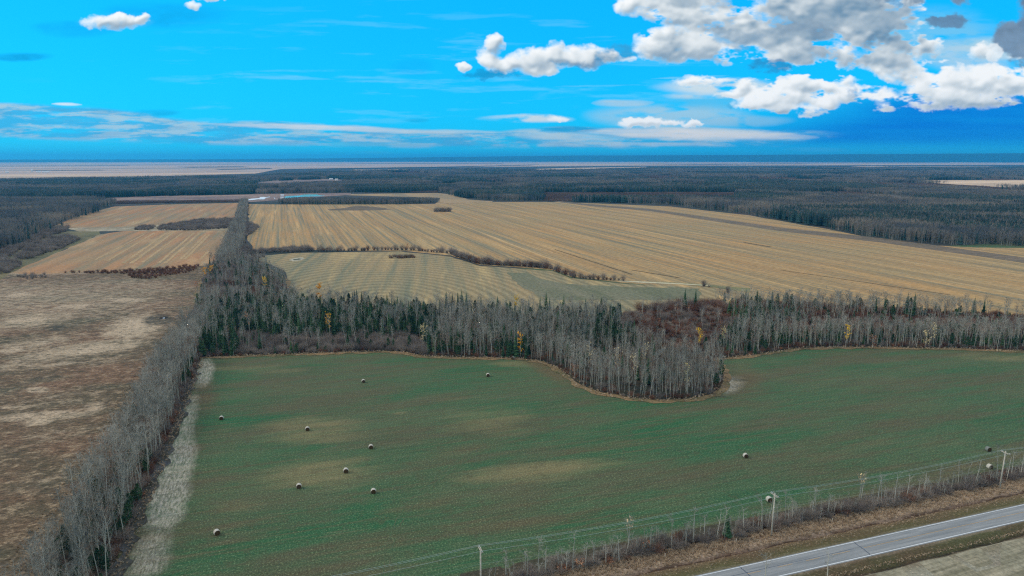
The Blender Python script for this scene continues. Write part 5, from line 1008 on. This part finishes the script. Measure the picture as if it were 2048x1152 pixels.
for k, x in enumerate(PX):
    t = empty('power_pole', (x, PY, 0.25), {0: 'power pole beyond the bottom edge', 1: 'pale power pole at the bottom centre', 2: 'middle power pole in front of a hay bale', 3: 'right power pole near the photo edge', 4: 'power pole beyond the right edge'}[k], 'power pole', 'power poles along the highway'); t.rotation_euler = (0, (0, 0, .012, .03, 0)[k], 0)
    link('pole', pole_me, t); ar = link('crossarm', arm_me, t); link('brace', brace_me, t); link('bracket', br_me, t)
    for y in CY: i_ = link('insulator', ins_me, ar); i_.location = (0, y, ARM_Z+0.07)
def wire(yoff, z, sag, lab, r=0.034):
    g = Geo(); pts = []
    for a, b in zip(PX[:-1], PX[1:]):
        for i in range(16): u_ = i/16; pts.append((a+(b-a)*u_, PY+yoff, 0.25+z-sag*4*u_*(1-u_)))
    pts.append((PX[-1], PY+yoff, 0.25+z)); pts = np.array(pts); V = []; F = []
    for p in pts:
        for k in range(4): a = math.pi/2*k; V.append((p[0], p[1]+math.cos(a)*r, p[2]+math.sin(a)*r))
    for i in range(len(pts)-1):
        for k in range(4): a = i*4+k; b = i*4+(k+1) % 4; F.append((a, b, b+4, a+4))
    o = link('power_wire', new_mesh('power_wire', V, F, [M['wire']])); tag(o, lab, 'wire', 'power line wires')
wire(CY[2], ARM_Z+0.34, 0.95, 'uppermost bright wire on the field side of the poles'); wire(CY[1], ARM_Z+0.34, 1.0, 'second wire just below the uppermost one'); wire(CY[0], ARM_Z+0.34, 0.95, 'third wire on the road side end of the crossarms'); wire(-0.36, 7.55, 1.0, 'thin lowest wire hanging in front of the birches', 0.014)
for a in (1348, ): pass
# ---- marker posts in the roadside grass
g = Geo(); rod(g, (0, 0, 0), (0, 0, 1.3), 0.07, 0.06, 6); post_me = g.mesh('marker_post', [M['wood']])
for k, (a, b) in enumerate([(1472, 1089), (1664, 1048), (1330, 1119)]):
    x, y = at(a, b); o = link('marker_post', post_me); o.location = (x, y, 0.2); tag(o, ['short pale post left of the middle power pole in tan grass', 'short pale post between the middle and right power poles', 'short pale post lowest along the tan grass'][k], 'post')
# ---- farm buildings far off
roof_m = simple('pale metal roof', S(215, 220, 222), 0.5, 0.4); wall_m = simple('white siding', S(225, 222, 214), 0.8, 0.2)
def barn(px_, py_, w, d, h, lab, ang=0.3):
    x, y = at(px_, py_); t = empty('farm_building', (x, y, 1.0), lab, 'farm building', 'farm buildings on the far plain'); t.rotation_euler = (0, 0, ang)
    V = [(-w, -d, 0), (w, -d, 0), (w, d, 0), (-w, d, 0), (-w, -d, h), (w, -d, h), (w, d, h), (-w, d, h), (-w, 0, h*1.45), (w, 0, h*1.45)]
    link('wall', new_mesh('wall', V, [(0, 1, 5, 4), (1, 2, 6, 5), (2, 3, 7, 6), (3, 0, 4, 7), (5, 6, 9), (7, 4, 8)], [wall_m]), t)
    e = 0.6; V = [(-w-e, -d-e, h-.3), (w+e, -d-e, h-.3), (w+e, 0, h*1.5), (-w-e, 0, h*1.5), (-w-e, d+e, h-.3), (w+e, d+e, h-.3)]
    link('roof', new_mesh('roof', V, [(0, 1, 2, 3), (3, 2, 5, 4)], [roof_m]), t)
barn(64, 344.8, 5, 5, 13, 'tall white elevator like shed on the left plain'); barn(77, 345.2, 12, 6, 6, 'white barn right of the tall shed on the left plain'); barn(92, 345.2, 20, 6, 5, 'long low white shed on the left plain', 0.1); barn(14, 346, 10, 6, 5, 'white farmhouse nearest the left photo edge'); barn(662, 359.8, 7, 4, 4, 'small white shed by the clearing in far woods'); barn(673, 361.5, 5, 4, 5, 'second small white shed nearer by the clearing')

# ================================================================ haze
hz = link('haze', None) if False else None
x0, x1, y0, y1, z0, z1 = -46000, 46000, -46000, 46000, -3, 322
V = [(x0, y0, z0), (x1, y0, z0), (x1, y1, z0), (x0, y1, z0), (x0, y0, z1), (x1, y0, z1), (x1, y1, z1), (x0, y1, z1)]
hm = bpy.data.materials.new('haze'); hm.use_nodes = True; nt = hm.node_tree; nt.nodes.clear(); o_ = nt.nodes.new('ShaderNodeOutputMaterial'); pv = nt.nodes.new('ShaderNodeVolumePrincipled')
pv.inputs['Color'].default_value = HAZE_COLOR; pv.inputs['Density'].default_value = HAZE_DENSITY; pv.inputs['Anisotropy'].default_value = 0.5; nt.links.new(pv.outputs[0], o_.inputs['Volume'])
hz = link('haze', new_mesh('haze', V, [(0, 3, 2, 1), (4, 5, 6, 7), (0, 1, 5, 4), (1, 2, 6, 5), (2, 3, 7, 6), (3, 0, 4, 7)], [hm])); hz['kind'] = 'stuff'; hz['label'] = 'thin blue haze over the whole plain'
